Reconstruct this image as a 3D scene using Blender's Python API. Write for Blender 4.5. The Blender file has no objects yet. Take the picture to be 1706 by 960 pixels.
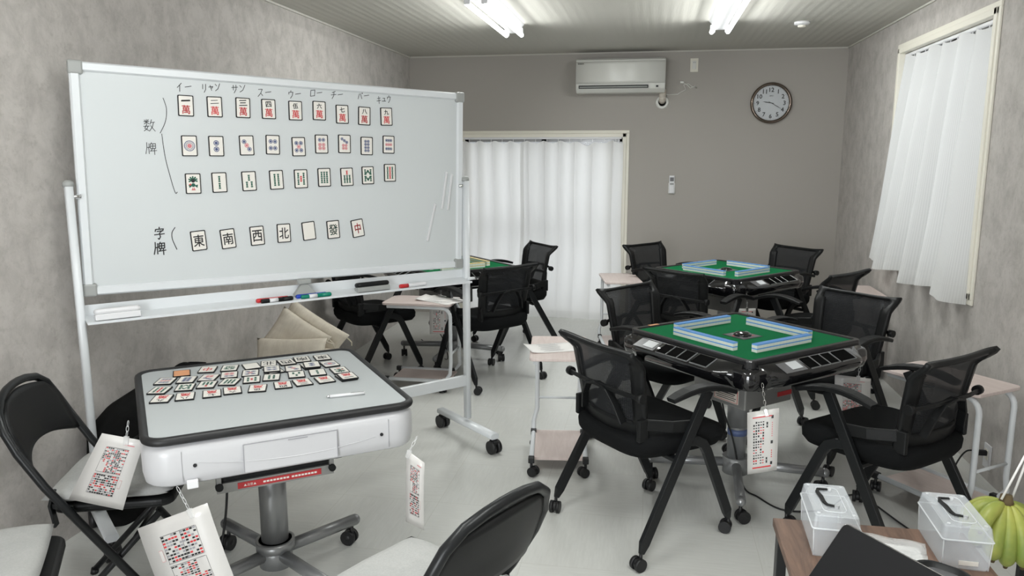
import bpy, bmesh, math, random
from mathutils import Vector as V, Matrix as M
random.seed(7)
sin, cos, pi, R = math.sin, math.cos, math.pi, math.radians
SC = bpy.context.scene
COL = SC.collection

# ------------------------------------------------------------------ camera, light, exposure
cam_d = bpy.data.cameras.new('camera'); cam = bpy.data.objects.new('camera', cam_d); COL.objects.link(cam)
cam_d.sensor_width = 36.0; cam_d.lens = 36.0*1290/1706; cam_d.clip_start = 0.05
cam.location = (0, 0, 1.56); cam.rotation_euler = (R(90-9.77), 0, R(10.2))
SC.camera = cam
SC.view_settings.view_transform = 'Standard'; SC.view_settings.look = 'None'
SC.view_settings.gamma = 1.0; SC.view_settings.use_curve_mapping = False
SC.view_settings.exposure = 0.37
TUBE = 6.0           # glow of the ceiling fluorescent tubes
LAMP = 9.2          # light each tube throws down into the room, in watts
DAY = 0.4           # overcast sky outside
w = bpy.data.worlds.new('overcast_sky'); SC.world = w; w.use_nodes = True
bg = w.node_tree.nodes['Background']; bg.inputs[0].default_value = (0.93, 0.97, 1.0, 1); bg.inputs[1].default_value = DAY
def area(name, loc, rot, sx, sy, power, col=(0.95, 0.98, 1.0)):
    d = bpy.data.lights.new(name, 'AREA'); d.shape = 'RECTANGLE'; d.size = sx; d.size_y = sy; d.energy = power; d.color = col
    o = bpy.data.objects.new(name, d); COL.objects.link(o); o.location = loc; o.rotation_euler = rot
    return o
# daylight arriving at the windows from outside the building
area('daylight_back', (-1.03, 7.95, 1.0), (R(-90), 0, 0), 1.9, 2.0, 11)
area('daylight_right', (2.2, 5.0, 1.6), (0, R(90), 0), 1.7, 1.9, 4.5)
area('daylight_right_near', (2.2, 0.3, 1.6), (0, R(90), 0), 1.7, 1.9, 3)
area('added_daylight_front', (-1.05, -2.15, 1.15), (R(90), 0, R(-12)), 1.5, 2.0, 112)  # unseen source behind the camera, added to light the room frontally

# ------------------------------------------------------------------ materials
def mat(name, col, rough=0.5, metal=0.0, spec=0.5, coat=0.0, emit=None, es=1.0):
    m = bpy.data.materials.new(name); m.use_nodes = True
    b = m.node_tree.nodes['Principled BSDF']
    b.inputs['Base Color'].default_value = (*col, 1); b.inputs['Roughness'].default_value = rough
    b.inputs['Metallic'].default_value = metal; b.inputs['Specular IOR Level'].default_value = spec
    b.inputs['Coat Weight'].default_value = coat
    if emit:
        b.inputs['Emission Color'].default_value = (*emit, 1); b.inputs['Emission Strength'].default_value = es
    return m
def N(m, t, **kw):
    n = m.node_tree.nodes.new(t)
    for k, v in kw.items():
        if hasattr(n, k): setattr(n, k, v)
        else: n.inputs[k].default_value = v
    return n
def Lk(m, a, b): m.node_tree.links.new(a, b)
def bsdf(m): return m.node_tree.nodes['Principled BSDF']
def ramp(m, src, stops):
    r = N(m, 'ShaderNodeValToRGB'); e = r.color_ramp.elements
    e[0].position, e[0].color = stops[0][0], (*stops[0][1], 1)
    e[1].position, e[1].color = stops[-1][0], (*stops[-1][1], 1)
    for p, c in stops[1:-1]:
        x = e.new(p); x.color = (*c, 1)
    Lk(m, src, r.inputs[0]); return r
def bump(m, src, dist, strength=1.0):
    b = N(m, 'ShaderNodeBump'); b.inputs['Distance'].default_value = dist; b.inputs['Strength'].default_value = strength
    Lk(m, src, b.inputs['Height']); Lk(m, b.outputs[0], bsdf(m).inputs['Normal'])
def coords(m, scale=(1, 1, 1), kind='Object'):
    t = N(m, 'ShaderNodeTexCoord'); mp = N(m, 'ShaderNodeMapping'); mp.inputs['Scale'].default_value = scale
    Lk(m, t.outputs[kind], mp.inputs[0]); return mp.outputs[0]
def noise(m, vec, scale, detail=4, rough=0.6, dist=0.0):
    n = N(m, 'ShaderNodeTexNoise'); n.inputs['Scale'].default_value = scale; n.inputs['Detail'].default_value = detail
    n.inputs['Roughness'].default_value = rough; n.inputs['Distortion'].default_value = dist
    Lk(m, vec, n.inputs['Vector']); return n
def mixc(m, fac, a, b, mode='MIX'):
    x = N(m, 'ShaderNodeMix'); x.data_type = 'RGBA'; x.blend_type = mode
    for s, v in ((0, fac), (6, a), (7, b)):
        if isinstance(v, (int, float)): x.inputs[s].default_value = v
        elif isinstance(v, tuple): x.inputs[s].default_value = (*v, 1)
        else: Lk(m, v, x.inputs[s])
    return x.outputs[2]

MT = {}
def wallpaper(name, lo, hi, speck, streak=(1, 1, 1)):
    m = mat(name, hi, 0.85, spec=0.2); v = coords(m, streak)
    a = noise(m, v, 9, 8, 0.72, 0.3); b = noise(m, v, 42, 3, 0.6)
    r = ramp(m, a.outputs[0], [(0.36, lo), (0.6, hi)])
    s = ramp(m, b.outputs[0], [(0.56, (1, 1, 1)), (0.72, speck)])
    Lk(m, mixc(m, 0.8, r.outputs[0], s.outputs[0], 'MULTIPLY'), bsdf(m).inputs['Base Color'])
    bump(m, b.outputs[0], 0.002, 0.35); return m
MT['wall_mottle'] = wallpaper('wall_mottled_paper', (0.40, 0.376, 0.354), (0.51, 0.482, 0.458), (0.86, 0.85, 0.84), (1, 1, 0.85))
m = MT['wall_plain'] = mat('wall_plain_paper', (0.42, 0.395, 0.365), 0.85, spec=0.2)
n_ = noise(m, coords(m), 120, 2); bump(m, n_.outputs[0], 0.001, 0.3)
m = MT['ceiling'] = mat('ceiling_board', (0.56, 0.545, 0.50), 0.8, spec=0.2)
v = coords(m, (28, 0.9, 1)); n_ = noise(m, v, 1.6, 3, 0.7)
wv = N(m, 'ShaderNodeTexWave'); wv.bands_direction = 'X'; wv.inputs['Scale'].default_value = 5.0; wv.inputs['Distortion'].default_value = 3.0
Lk(m, coords(m, (1, 0.15, 1)), wv.inputs['Vector'])
bump(m, mixc(m, 0.35, n_.outputs[1], wv.outputs[0]), 0.004, 0.55)
m = MT['floor'] = mat('floor_vinyl', (0.60, 0.61, 0.59), 0.25, spec=0.5)
v = coords(m)
ch = N(m, 'ShaderNodeTexChecker'); ch.inputs['Scale'].default_value = 1/0.457; pq = N(m, 'ShaderNodeMapping'); pq.inputs['Location'].default_value = (0, 0, 0.1); Lk(m, v, pq.inputs[0]); mp_ = pq.outputs[0]
na = noise(m, coords(m, (3, 30, 1)), 2.6, 6, 0.7, 0.3); nb = noise(m, coords(m, (30, 3, 1)), 2.6, 6, 0.7, 0.3)
st = mixc(m, ch.outputs[1], na.outputs[0], nb.outputs[0])
r = ramp(m, st, [(0.25, (0.60, 0.605, 0.58)), (0.7, (0.67, 0.675, 0.65))])
sp = noise(m, coords(m, (6, 40, 1)), 2.2, 2, 0.5); rs = ramp(m, sp.outputs[0], [(0.74, (1, 1, 1)), (0.80, (0.72, 0.71, 0.68))])
Lk(m, mp_, ch.inputs['Vector'])
br = N(m, 'ShaderNodeTexBrick'); br.offset = 0; br.inputs['Scale'].default_value = 1.0
br.inputs['Brick Width'].default_value = 0.457; br.inputs['Row Height'].default_value = 0.457; br.inputs['Mortar Size'].default_value = 0.0012
br.inputs['Mortar Smooth'].default_value = 0.3
br.inputs['Color1'].default_value = br.inputs['Color2'].default_value = (1, 1, 1, 1); br.inputs['Mortar'].default_value = (0.86, 0.85, 0.83, 1)
Lk(m, v, br.inputs['Vector'])
Lk(m, mixc(m, 1.0, mixc(m, 0.8, r.outputs[0], rs.outputs[0], 'MULTIPLY'), br.outputs[0], 'MULTIPLY'), bsdf(m).inputs['Base Color'])

MT['white'] = mat('white_plastic', (0.72, 0.72, 0.735), 0.35)
MT['table_white'] = mat('white_table_shell', (0.53, 0.53, 0.545), 0.3)
MT['cream'] = mat('cream_frame', (0.78, 0.75, 0.66), 0.45)
MT['white_metal'] = mat('white_painted_metal', (0.70, 0.725, 0.745), 0.3)
MT['board'] = mat('whiteboard_enamel', (0.62, 0.65, 0.66), 0.13, spec=0.55, coat=0.25)
MT['grey_plastic'] = mat('grey_plastic', (0.33, 0.34, 0.33), 0.45)
MT['black'] = mat('black_plastic', (0.007, 0.0075, 0.008), 0.45, spec=0.28)
MT['black_gloss'] = mat('black_gloss', (0.006, 0.006, 0.007), 0.08, coat=0.5)
MT['black_rim'] = mat('black_rim', (0.018, 0.018, 0.019), 0.25)
MT['black_metal'] = mat('black_painted_metal', (0.008, 0.009, 0.010), 0.36, spec=0.35)
MT['rubber'] = mat('black_rubber', (0.008, 0.008, 0.009), 0.5)
MT['chrome'] = mat('chrome', (0.75, 0.75, 0.75), 0.12, 1.0)
MT['silver'] = mat('silver_paint', (0.30, 0.305, 0.31), 0.32, 0.55)
MT['steel'] = mat('steel_bracket', (0.30, 0.30, 0.29), 0.4, 0.5)
MT['ink'] = mat('black_ink', (0.012, 0.012, 0.014), 0.5)
MT['red_ink'] = mat('red_ink', (0.58, 0.035, 0.04), 0.5)
MT['green_ink'] = mat('green_ink', (0.012, 0.10, 0.065), 0.5)
MT['blue_ink'] = mat('blue_ink', (0.06, 0.085, 0.20), 0.5)
MT['pink_ink'] = mat('pink_ink', (0.62, 0.20, 0.22), 0.5)
MT['grey_ink'] = mat('grey_ink', (0.30, 0.30, 0.32), 0.6)
MT['card_face'] = mat('card_face', (0.78, 0.75, 0.70), 0.45)
MT['card_back'] = mat('card_orange_back', (0.72, 0.33, 0.16), 0.5)
MT['paper'] = mat('paper', (0.57, 0.555, 0.535), 0.35, coat=0.3)
MT['plain_paper'] = mat('plain_paper', (0.80, 0.78, 0.76), 0.7)
MT['red'] = mat('red_plastic', (0.55, 0.02, 0.025), 0.35)
MT['red_label'] = mat('red_label', (0.45, 0.03, 0.035), 0.45)
MT['green_pl'] = mat('green_plastic', (0.0, 0.20, 0.13), 0.35)
MT['blue_pl'] = mat('blue_plastic', (0.01, 0.05, 0.42), 0.35)
MT['matt_black'] = mat('matt_black_lid', (0.009, 0.009, 0.010), 0.55, spec=0.15)
MT['void'] = mat('pocket_black', (0.002, 0.002, 0.002), 0.9, spec=0.05)
MT['label_cream'] = mat('label_cream', (0.62, 0.57, 0.50), 0.5)
MT['blue_tape'] = mat('blue_tape', (0.10, 0.14, 0.28), 0.5)
MT['screen'] = mat('display_screen', (0.62, 0.64, 0.66), 0.25)
MT['panel_grey'] = mat('panel_grey', (0.12, 0.12, 0.125), 0.3)
m = MT['felt'] = mat('green_felt', (0.006, 0.145, 0.05), 0.95, spec=0.1)
n_ = noise(m, coords(m), 900, 2); bump(m, n_.outputs[0], 0.001, 0.4)
MT['tile_white'] = mat('tile_white', (0.74, 0.77, 0.72), 0.25)
MT['tile_blue'] = mat('tile_blue', (0.13, 0.34, 0.75), 0.25)
MT['tile_yellow'] = mat('tile_yellow', (0.72, 0.55, 0.22), 0.25)
MT['grey_top'] = mat('grey_table_cover', (0.45, 0.475, 0.485), 0.38)
m = MT['seat_fabric'] = mat('black_seat_fabric', (0.007, 0.0075, 0.008), 0.95, spec=0.15)
n_ = noise(m, coords(m), 500, 2); bump(m, n_.outputs[0], 0.001, 0.5)
m = MT['mesh'] = mat('black_mesh_fabric', (0.02, 0.021, 0.023), 0.75, spec=0.2)
o_ = m.node_tree.nodes['Material Output']; tr = N(m, 'ShaderNodeBsdfTransparent'); mx = N(m, 'ShaderNodeMixShader')
v = coords(m, (1, 1, 1)); wv = N(m, 'ShaderNodeTexWave'); wv.bands_direction = 'Z'; wv.inputs['Scale'].default_value = 60; Lk(m, v, wv.inputs['Vector'])
rw = ramp(m, wv.outputs[1], [(0.2, (0.89,)*3), (0.8, (0.97,)*3)])
Lk(m, rw.outputs[0], mx.inputs[0]); Lk(m, tr.outputs[0], mx.inputs[1]); Lk(m, bsdf(m).outputs[0], mx.inputs[2]); Lk(m, mx.outputs[0], o_.inputs[0])
def woody(name, lo, hi, sc, rough=0.45):
    m = mat(name, hi, rough); n_ = noise(m, coords(m, sc), 2.2, 6, 0.65, 1.2)
    Lk(m, ramp(m, n_.outputs[0], [(0.32, lo), (0.66, hi)]).outputs[0], bsdf(m).inputs['Base Color']); return m
MT['pink_wood'] = woody('pale_pink_wood', (0.60, 0.50, 0.47), (0.68, 0.585, 0.555), (2, 16, 2))
MT['brown_wood'] = woody('brown_desk_wood', (0.075, 0.042, 0.028), (0.19, 0.112, 0.078), (14, 1.6, 3))
def cloth(name, lo, hi, sc, b=0.5, b_=False):
    m = mat(name, hi, 0.95, spec=0.1); v = coords(m, (1, 0.25, 1) if b_ else (1, 1, 1)); n_ = noise(m, v, sc, 6, 0.75); n2 = noise(m, v, 9, 4, 0.6, 0.6)
    Lk(m, mixc(m, 0.4, ramp(m, n_.outputs[0], [(0.3, lo), (0.7, hi)]).outputs[0], ramp(m, n2.outputs[0], [(0.35, lo), (0.65, hi)]).outputs[0]), bsdf(m).inputs['Base Color'])
    bump(m, mixc(m, 0.5, n_.outputs[1], n2.outputs[1]), 0.004, b); return m
MT['cushion_grey'] = cloth('grey_cushion_cloth', (0.36, 0.365, 0.36), (0.48, 0.48, 0.47), 160, 0.6)
MT['beige'] = cloth('beige_cushion_cloth', (0.60, 0.54, 0.45), (0.74, 0.68, 0.58), 90, 0.6, True)
MT['bag'] = cloth('black_bag_cloth', (0.006, 0.006, 0.006), (0.012, 0.012, 0.012), 200)
def curtain_mat(name, mixv, col):
    m = bpy.data.materials.new(name); m.use_nodes = True; nt = m.node_tree; nt.nodes.remove(nt.nodes['Principled BSDF'])
    d = N(m, 'ShaderNodeBsdfDiffuse'); t = N(m, 'ShaderNodeBsdfTranslucent'); x = N(m, 'ShaderNodeMixShader'); x.inputs[0].default_value = mixv
    wv = N(m, 'ShaderNodeTexWave'); wv.bands_direction = 'X'; wv.inputs['Scale'].default_value = 1.0
    uv = N(m, 'ShaderNodeUVMap'); mp = N(m, 'ShaderNodeMapping'); mp.inputs['Scale'].default_value = (18, 1, 1); Lk(m, uv.outputs[0], mp.inputs[0]); Lk(m, mp.outputs[0], wv.inputs['Vector'])
    r = ramp(m, wv.outputs[1], [(0.2, tuple(c*0.93 for c in col)), (0.7, col)])
    Lk(m, r.outputs[0], d.inputs[0]); Lk(m, r.outputs[0], t.inputs[0])
    Lk(m, d.outputs[0], x.inputs[1]); Lk(m, t.outputs[0], x.inputs[2]); Lk(m, x.outputs[0], nt.nodes['Material Output'].inputs[0]); return m
MT['curtain'] = curtain_mat('white_sheer_curtain', 0.6, (0.86, 0.86, 0.85))
MT['hem'] = curtain_mat('white_curtain_hem', 0.4, (0.84, 0.84, 0.83))
def clear_mat(name, col, gloss, dens):
    m = bpy.data.materials.new(name); m.use_nodes = True; nt = m.node_tree; b = nt.nodes['Principled BSDF']
    b.inputs['Base Color'].default_value = (*col, 1); b.inputs['Roughness'].default_value = gloss
    t = N(m, 'ShaderNodeBsdfTransparent'); x = N(m, 'ShaderNodeMixShader'); x.inputs[0].default_value = dens
    Lk(m, t.outputs[0], x.inputs[1]); Lk(m, b.outputs[0], x.inputs[2]); Lk(m, x.outputs[0], nt.nodes['Material Output'].inputs[0]); return m
MT['glass'] = clear_mat('window_glass', (0.8, 0.85, 0.85), 0.02, 0.06)
MT['frosty'] = clear_mat('frosted_clear_plastic', (0.82, 0.86, 0.90), 0.35, 0.24)
MT['frosty_edge'] = clear_mat('frosted_clear_edge', (0.88, 0.90, 0.92), 0.2, 0.42)
MT['clear'] = clear_mat('clear_plastic', (0.85, 0.86, 0.86), 0.08, 0.35)
MT['tube'] = mat('fluorescent_tube', (0.9, 0.9, 0.9), 0.4, emit=(0.97, 1.0, 0.98), es=TUBE)
m = MT['banana'] = mat('banana_skin', (0.42, 0.44, 0.09), 0.45)
n_ = noise(m, coords(m, (1, 1, 1)), 9, 4)
Lk(m, ramp(m, n_.outputs[0], [(0.35, (0.20, 0.27, 0.05)), (0.65, (0.36, 0.37, 0.075))]).outputs[0], bsdf(m).inputs['Base Color'])
MT['banana_tip'] = mat('banana_tip', (0.10, 0.07, 0.03), 0.8)
MT['string'] = mat('white_string', (0.75, 0.74, 0.72), 0.8)
MT['bronze'] = mat('bronze_rim', (0.20, 0.16, 0.135), 0.14, 0.9)
MT['clock_face'] = mat('clock_face', (0.62, 0.64, 0.67), 0.35)
MT['ac_white'] = mat('ac_white', (0.72, 0.72, 0.68), 0.3)

# ------------------------------------------------------------------ geometry helpers
class MB:
    def __init__(s): s.bm = bmesh.new(); s.uv = None
    def _add(s, bm2, mi, mx=None, smooth=False):
        if mx is not None: bm2.transform(mx)
        vm = {v: s.bm.verts.new(v.co) for v in bm2.verts}
        for f in bm2.faces:
            try: g = s.bm.faces.new([vm[v] for v in f.verts])
            except ValueError: continue
            g.material_index = mi; g.smooth = smooth or f.smooth
        bm2.free(); return s
    def box(s, c, d, mi=0, rot=None, bev=0.0, seg=2, smooth=False):
        b = bmesh.new(); bmesh.ops.create_cube(b, size=1.0); b.transform(M.Diagonal((*d, 1)))
        if bev:
            bmesh.ops.bevel(b, geom=list(b.edges), offset=bev, segments=seg, profile=0.5, affect='EDGES')
            if smooth:
                for f in b.faces: f.smooth = True
        mx = M.Translation(c)
        if rot is not None: mx = mx @ (rot if isinstance(rot, M) else M.Rotation(rot, 4, 'Z'))
        return s._add(b, mi, mx)
    def cyl(s, p, q, r, r2=None, mi=0, seg=14, caps=True):
        p, q = V(p), V(q); d = q-p; b = bmesh.new()
        bmesh.ops.create_cone(b, cap_ends=caps, segments=seg, radius1=r, radius2=r if r2 is None else r2, depth=d.length)
        for f in b.faces: f.smooth = len(f.verts) == 4
        return s._add(b, mi, M.Translation((p+q)/2) @ d.to_track_quat('Z', 'Y').to_matrix().to_4x4())
    def sph(s, c, r, mi=0, sc=(1, 1, 1), u=14, v_=8, rot=None):
        b = bmesh.new(); bmesh.ops.create_uvsphere(b, u_segments=u, v_segments=v_, radius=r)
        for f in b.faces: f.smooth = True
        mx = M.Translation(c)
        if rot is not None: mx = mx @ rot
        return s._add(b, mi, mx @ M.Diagonal((*sc, 1)))
    def sweep(s, pts, prof, mi=0, up=(0, 0, 1), closed=False, smooth=False, scl=None):
        pts = [V(p) for p in pts]; n = len(pts); up = V(up); rings = []
        for i, p in enumerate(pts):
            a = pts[(i-1) % n] if (closed or i) else p; b = pts[(i+1) % n] if (closed or i < n-1) else p
            t = (b-a).normalized(); sd = t.cross(up)
            if sd.length < 1e-4: sd = t.cross(V((0.31, 0.95, 0.1)))
            sd.normalize(); u = sd.cross(t); k = scl[i] if scl else 1.0
            rings.append([s.bm.verts.new(p + sd*x*k + u*y*k) for x, y in prof])
        m_ = len(prof)
        for i in range(n if closed else n-1):
            a, b = rings[i], rings[(i+1) % n]
            for j in range(m_):
                f = s.bm.faces.new((a[j], a[(j+1) % m_], b[(j+1) % m_], b[j])); f.material_index = mi; f.smooth = smooth
        if not closed:
            for rg, rev in ((rings[0], 1), (rings[-1], 0)):
                f = s.bm.faces.new(rg[::-1] if rev else rg); f.material_index = mi
        return s
    def tube(s, pts, r, mi=0, seg=10, closed=False, up=(0, 0, 1), scl=None):
        return s.sweep(pts, [(r*cos(2*pi*k/seg), r*sin(2*pi*k/seg)) for k in range(seg)], mi, up, closed, True, scl)
    def bar(s, pts, w, h, mi=0, up=(0, 0, 1), scl=None):
        c = min(w, h)*0.2
        pr = [(-w/2+c, -h/2), (w/2-c, -h/2), (w/2, -h/2+c), (w/2, h/2-c), (w/2-c, h/2), (-w/2+c, h/2), (-w/2, h/2-c), (-w/2, -h/2+c)]
        return s.sweep(pts, pr, mi, up, scl=scl)
    def poly(s, pts, mi=0):
        f = s.bm.faces.new([s.bm.verts.new(p) for p in pts]); f.material_index = mi; return s
    def slab(s, out, z0, z1, mi=0, mtop=None, bev=0.0):
        b = bmesh.new(); lo = [b.verts.new((x, y, z0)) for x, y in out]; hi = [b.verts.new((x, y, z1)) for x, y in out]
        n = len(out); b.faces.new(lo[::-1]); t = b.faces.new(hi)
        for i in range(n): b.faces.new((lo[i], lo[(i+1) % n], hi[(i+1) % n], hi[i]))
        bmesh.ops.recalc_face_normals(b, faces=b.faces)
        if bev:
            es = [e for e in b.edges if abs(e.verts[0].co.z-e.verts[1].co.z) < 1e-6]
            bmesh.ops.bevel(b, geom=es, offset=bev, segments=3, profile=0.5, affect='EDGES')
        return s._add(b, mi)
    def loft(s, rings, mi=0, smooth=True, cap=True):
        vr = [[s.bm.verts.new(p) for p in rg] for rg in rings]; m_ = len(vr[0])
        for a, b in zip(vr, vr[1:]):
            for j in range(m_):
                f = s.bm.faces.new((a[j], a[(j+1) % m_], b[(j+1) % m_], b[j])); f.material_index = mi; f.smooth = smooth
        if cap:
            for rg, rev in ((vr[0], 1), (vr[-1], 0)):
                f = s.bm.faces.new(rg[::-1] if rev else rg); f.material_index = mi
        return s
    def lathe(s, prof, c=(0, 0, 0), mi=0, seg=24, mx=None):
        b = bmesh.new(); rg = []
        for r, z in prof: rg.append([b.verts.new((r*cos(2*pi*k/seg), r*sin(2*pi*k/seg), z)) for k in range(seg)])
        for a, d in zip(rg, rg[1:]):
            for j in range(seg):
                f = b.faces.new((a[j], a[(j+1) % seg], d[(j+1) % seg], d[j])); f.smooth = True
        b.faces.new(rg[0][::-1]); b.faces.new(rg[-1])
        return s._add(b, mi, M.Translation(c) @ (mx if mx is not None else M()))
    def grid(s, fn, nu, nv, mi=0, cond=None, smooth=True, uvw=None, mfn=None):
        vs = [[s.bm.verts.new(fn(i/nu, j/nv)) for j in range(nv+1)] for i in range(nu+1)]
        uv = s.bm.loops.layers.uv.verify() if uvw else None
        for i in range(nu):
            for j in range(nv):
                if cond and not cond((i+.5)/nu, (j+.5)/nv): continue
                f = s.bm.faces.new((vs[i][j], vs[i+1][j], vs[i+1][j+1], vs[i][j+1])); f.smooth = smooth
                f.material_index = mfn((i+.5)/nu, (j+.5)/nv) if mfn else mi
                if uv:
                    for l, (a, b) in zip(f.loops, ((i, j), (i+1, j), (i+1, j+1), (i, j+1))): l[uv].uv = (a/nu*uvw, b/nv)
        for col in vs:
            for v_ in col:
                if not v_.link_faces: s.bm.verts.remove(v_)
        return s
    def flat(s, vf, mx, mi):      # glyph outline placed by a matrix
        vs, fs = vf; nv = [s.bm.verts.new(mx @ V((x, y, 0))) for x, y in vs]
        for f in fs:
            try: g = s.bm.faces.new([nv[i] for i in f]); g.material_index = mi
            except ValueError: pass
        return s
    def build(s, name, mats, parent=None, loc=None, rz=None, mx=None, solid=None, bevel=None, sub=None, norm=True):
        if norm: bmesh.ops.recalc_face_normals(s.bm, faces=s.bm.faces)
        me = bpy.data.meshes.new(name); s.bm.to_mesh(me); s.bm.free()
        for x in (mats if isinstance(mats, (list, tuple)) else [mats]): me.materials.append(MT[x] if isinstance(x, str) else x)
        o = bpy.data.objects.new(name, me); COL.objects.link(o)
        if parent: o.parent = parent
        if mx is not None: o.matrix_local = mx
        else:
            if loc is not None: o.location = loc
            if rz is not None: o.rotation_euler = (0, 0, rz)
        if solid:
            md = o.modifiers.new('solid', 'SOLIDIFY'); md.thickness = solid; md.offset = 0
        if sub:
            md = o.modifiers.new('sub', 'SUBSURF'); md.levels = md.render_levels = sub
        if bevel:
            md = o.modifiers.new('bevel', 'BEVEL'); md.width = bevel; md.segments = 2; md.limit_method = 'ANGLE'
        return o
def tag(o, label, cat, group=None):
    o['label'] = label; o['category'] = cat
    if group: o['group'] = group
    return o
def struct(o): o['kind'] = 'structure'; return o
def thing(name, label, cat, loc=(0, 0, 0), rz=0.0, group=None, mx=None):
    o = bpy.data.objects.new(name, None); COL.objects.link(o); o.empty_display_size = 0.1
    if mx is not None: o.matrix_world = mx
    else: o.location = loc; o.rotation_euler = (0, 0, rz)
    return tag(o, label, cat, group)
KIDS = {}
def dup(o, parent=None):
    c = o.copy(); COL.objects.link(c)
    if parent: c.parent = parent
    for ch in [x for x in o.children]: dup(ch, c)
    return c
def place(src, first, loc, rz, label, group=None):
    o = src if first else dup(src)
    o.location = loc; o.rotation_euler = (0, 0, rz); o['label'] = label
    if group: o['group'] = group
    return o
def rrect(w, h, r, seg=5, cx=0, cy=0):
    out = []
    for sx, sy, a0 in ((1, -1, -90), (1, 1, 0), (-1, 1, 90), (-1, -1, 180)):
        for k in range(seg+1):
            a = R(a0 + 90*k/seg); out.append((cx+sx*(w/2-r)+r*cos(a), cy+sy*(h/2-r)+r*sin(a)))
    return out
GC = {}
def glyph(t, bold=0.0):
    if (t, bold) in GC: return GC[(t, bold)]
    c = bpy.data.curves.new('g', 'FONT'); c.body = t; c.size = 1.0; c.resolution_u = 2; c.offset = bold
    o = bpy.data.objects.new('g', c); COL.objects.link(o); bpy.context.view_layer.update()
    me = o.evaluated_get(bpy.context.evaluated_depsgraph_get()).to_mesh()
    vs = [(v.co.x, v.co.y) for v in me.vertices]; fs = [tuple(p.vertices) for p in me.polygons]
    xs = [p[0] for p in vs] or [0]; ys = [p[1] for p in vs] or [0]
    cx, cy = (min(xs)+max(xs))/2, (min(ys)+max(ys))/2
    ex = max(max(xs)-min(xs), 1e-4); ey = max(max(ys)-min(ys), 1e-4)
    o.evaluated_get(bpy.context.evaluated_depsgraph_get()).to_mesh_clear()
    bpy.data.objects.remove(o); bpy.data.curves.remove(c)
    GC[(t, bold)] = ([(x-cx, y-cy) for x, y in vs], fs, ex, ey); return GC[(t, bold)]
def text(mb, t, x, y, z, h, mi, bold=0.0, w=None, rot=0.0, mx=None):
    vs, fs, ex, ey = glyph(t); k = h/ey; kx = (w/ex) if w else k
    for ox, oy in (((0, 0),) if bold <= 0 else ((-bold, -bold), (bold, -bold*.3), (0, bold))):
        m_ = M.Translation((x+ox*k, y+oy*k, z)) @ M.Rotation(rot, 4, 'Z') @ M.Diagonal((kx, k, 1, 1))
        mb.flat((vs, fs), (mx @ m_) if mx is not None else m_, mi)
def strokes(mb, ls, x, y, z, sx, sy, wd, mi):
    # handwriting: ls is a list of polylines in a unit box (0..1, y up)
    for ln in ls:
        p = [V((x+(a-.5)*sx, y+(b-.5)*sy, z)) for a, b in ln]
        for i in range(len(p)-1):
            d = (p[i+1]-p[i]).normalized(); n_ = V((-d.y, d.x, 0))*wd/2; e = d*wd*0.3
            mb.poly([p[i]-n_-e, p[i+1]-n_+e, p[i+1]+n_+e, p[i]+n_-e], mi)
def disc(mb, x, y, z, r, mi, r0=0.0, seg=20):
    if r0 <= 0: mb.poly([(x+r*cos(2*pi*k/seg), y+r*sin(2*pi*k/seg), z) for k in range(seg)], mi); return
    for k in range(seg):
        a, b = 2*pi*k/seg, 2*pi*(k+1)/seg
        mb.poly([(x+r0*cos(a), y+r0*sin(a), z), (x+r*cos(a), y+r*sin(a), z), (x+r*cos(b), y+r*sin(b), z), (x+r0*cos(b), y+r0*sin(b), z)], mi)
def quad(mb, x, y, z, w, h, mi, rot=0.0):
    c, s_ = cos(rot), sin(rot)
    mb.poly([(x+a*w/2*c-b*h/2*s_, y+a*w/2*s_+b*h/2*c, z) for a, b in ((-1, -1), (1, -1), (1, 1), (-1, 1))], mi)

# ------------------------------------------------------------------ the room
XL, XR, YB, YF, ZC = -2.32, 1.64, 7.36, -1.6, 2.48
struct(MB().box(((XL+XR)/2, (YB+YF)/2, -0.05), (XR-XL+0.6, YB-YF+0.6, 0.1)).build('floor', 'floor'))
struct(MB().box(((XL+XR)/2, (YB+YF)/2, ZC+0.05), (XR-XL+0.6, YB-YF+0.6, 0.1)).build('ceiling', 'ceiling'))
struct(MB().box((XL-0.075, (YB+YF)/2, ZC/2), (0.15, YB-YF+0.3, ZC)).build('wall_left', 'wall_mottle'))
def holed(mb, a0, a1, holes, put):
    # a wall running from a0 to a1 with rectangular holes (h0, h1, z0, z1)
    x = a0
    for h0, h1, z0, z1 in holes:
        put(mb, x, h0, 0, ZC)
        if z0 > 0: put(mb, h0, h1, 0, z0)
        put(mb, h0, h1, z1, ZC); x = h1
    put(mb, x, a1, 0, ZC); return mb
bk = lambda mb, a, b, z0, z1: mb.box(((a+b)/2, YB+0.075, (z0+z1)/2), (b-a, 0.15, z1-z0))
rt = lambda mb, a, b, z0, z1: mb.box((XR+0.075, (a+b)/2, (z0+z1)/2), (0.15, b-a, z1-z0))
struct(holed(MB(), XL, XR, [(-1.83, -0.25, 0.0, 1.755)], bk).build('wall_back', 'wall_plain'))
struct(holed(MB(), YF, YB, [(-0.5, 1.1, 0.82, 2.27), (4.29, 5.86, 0.82, 2.27)], rt).build('wall_right', 'wall_mottle'))

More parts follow.
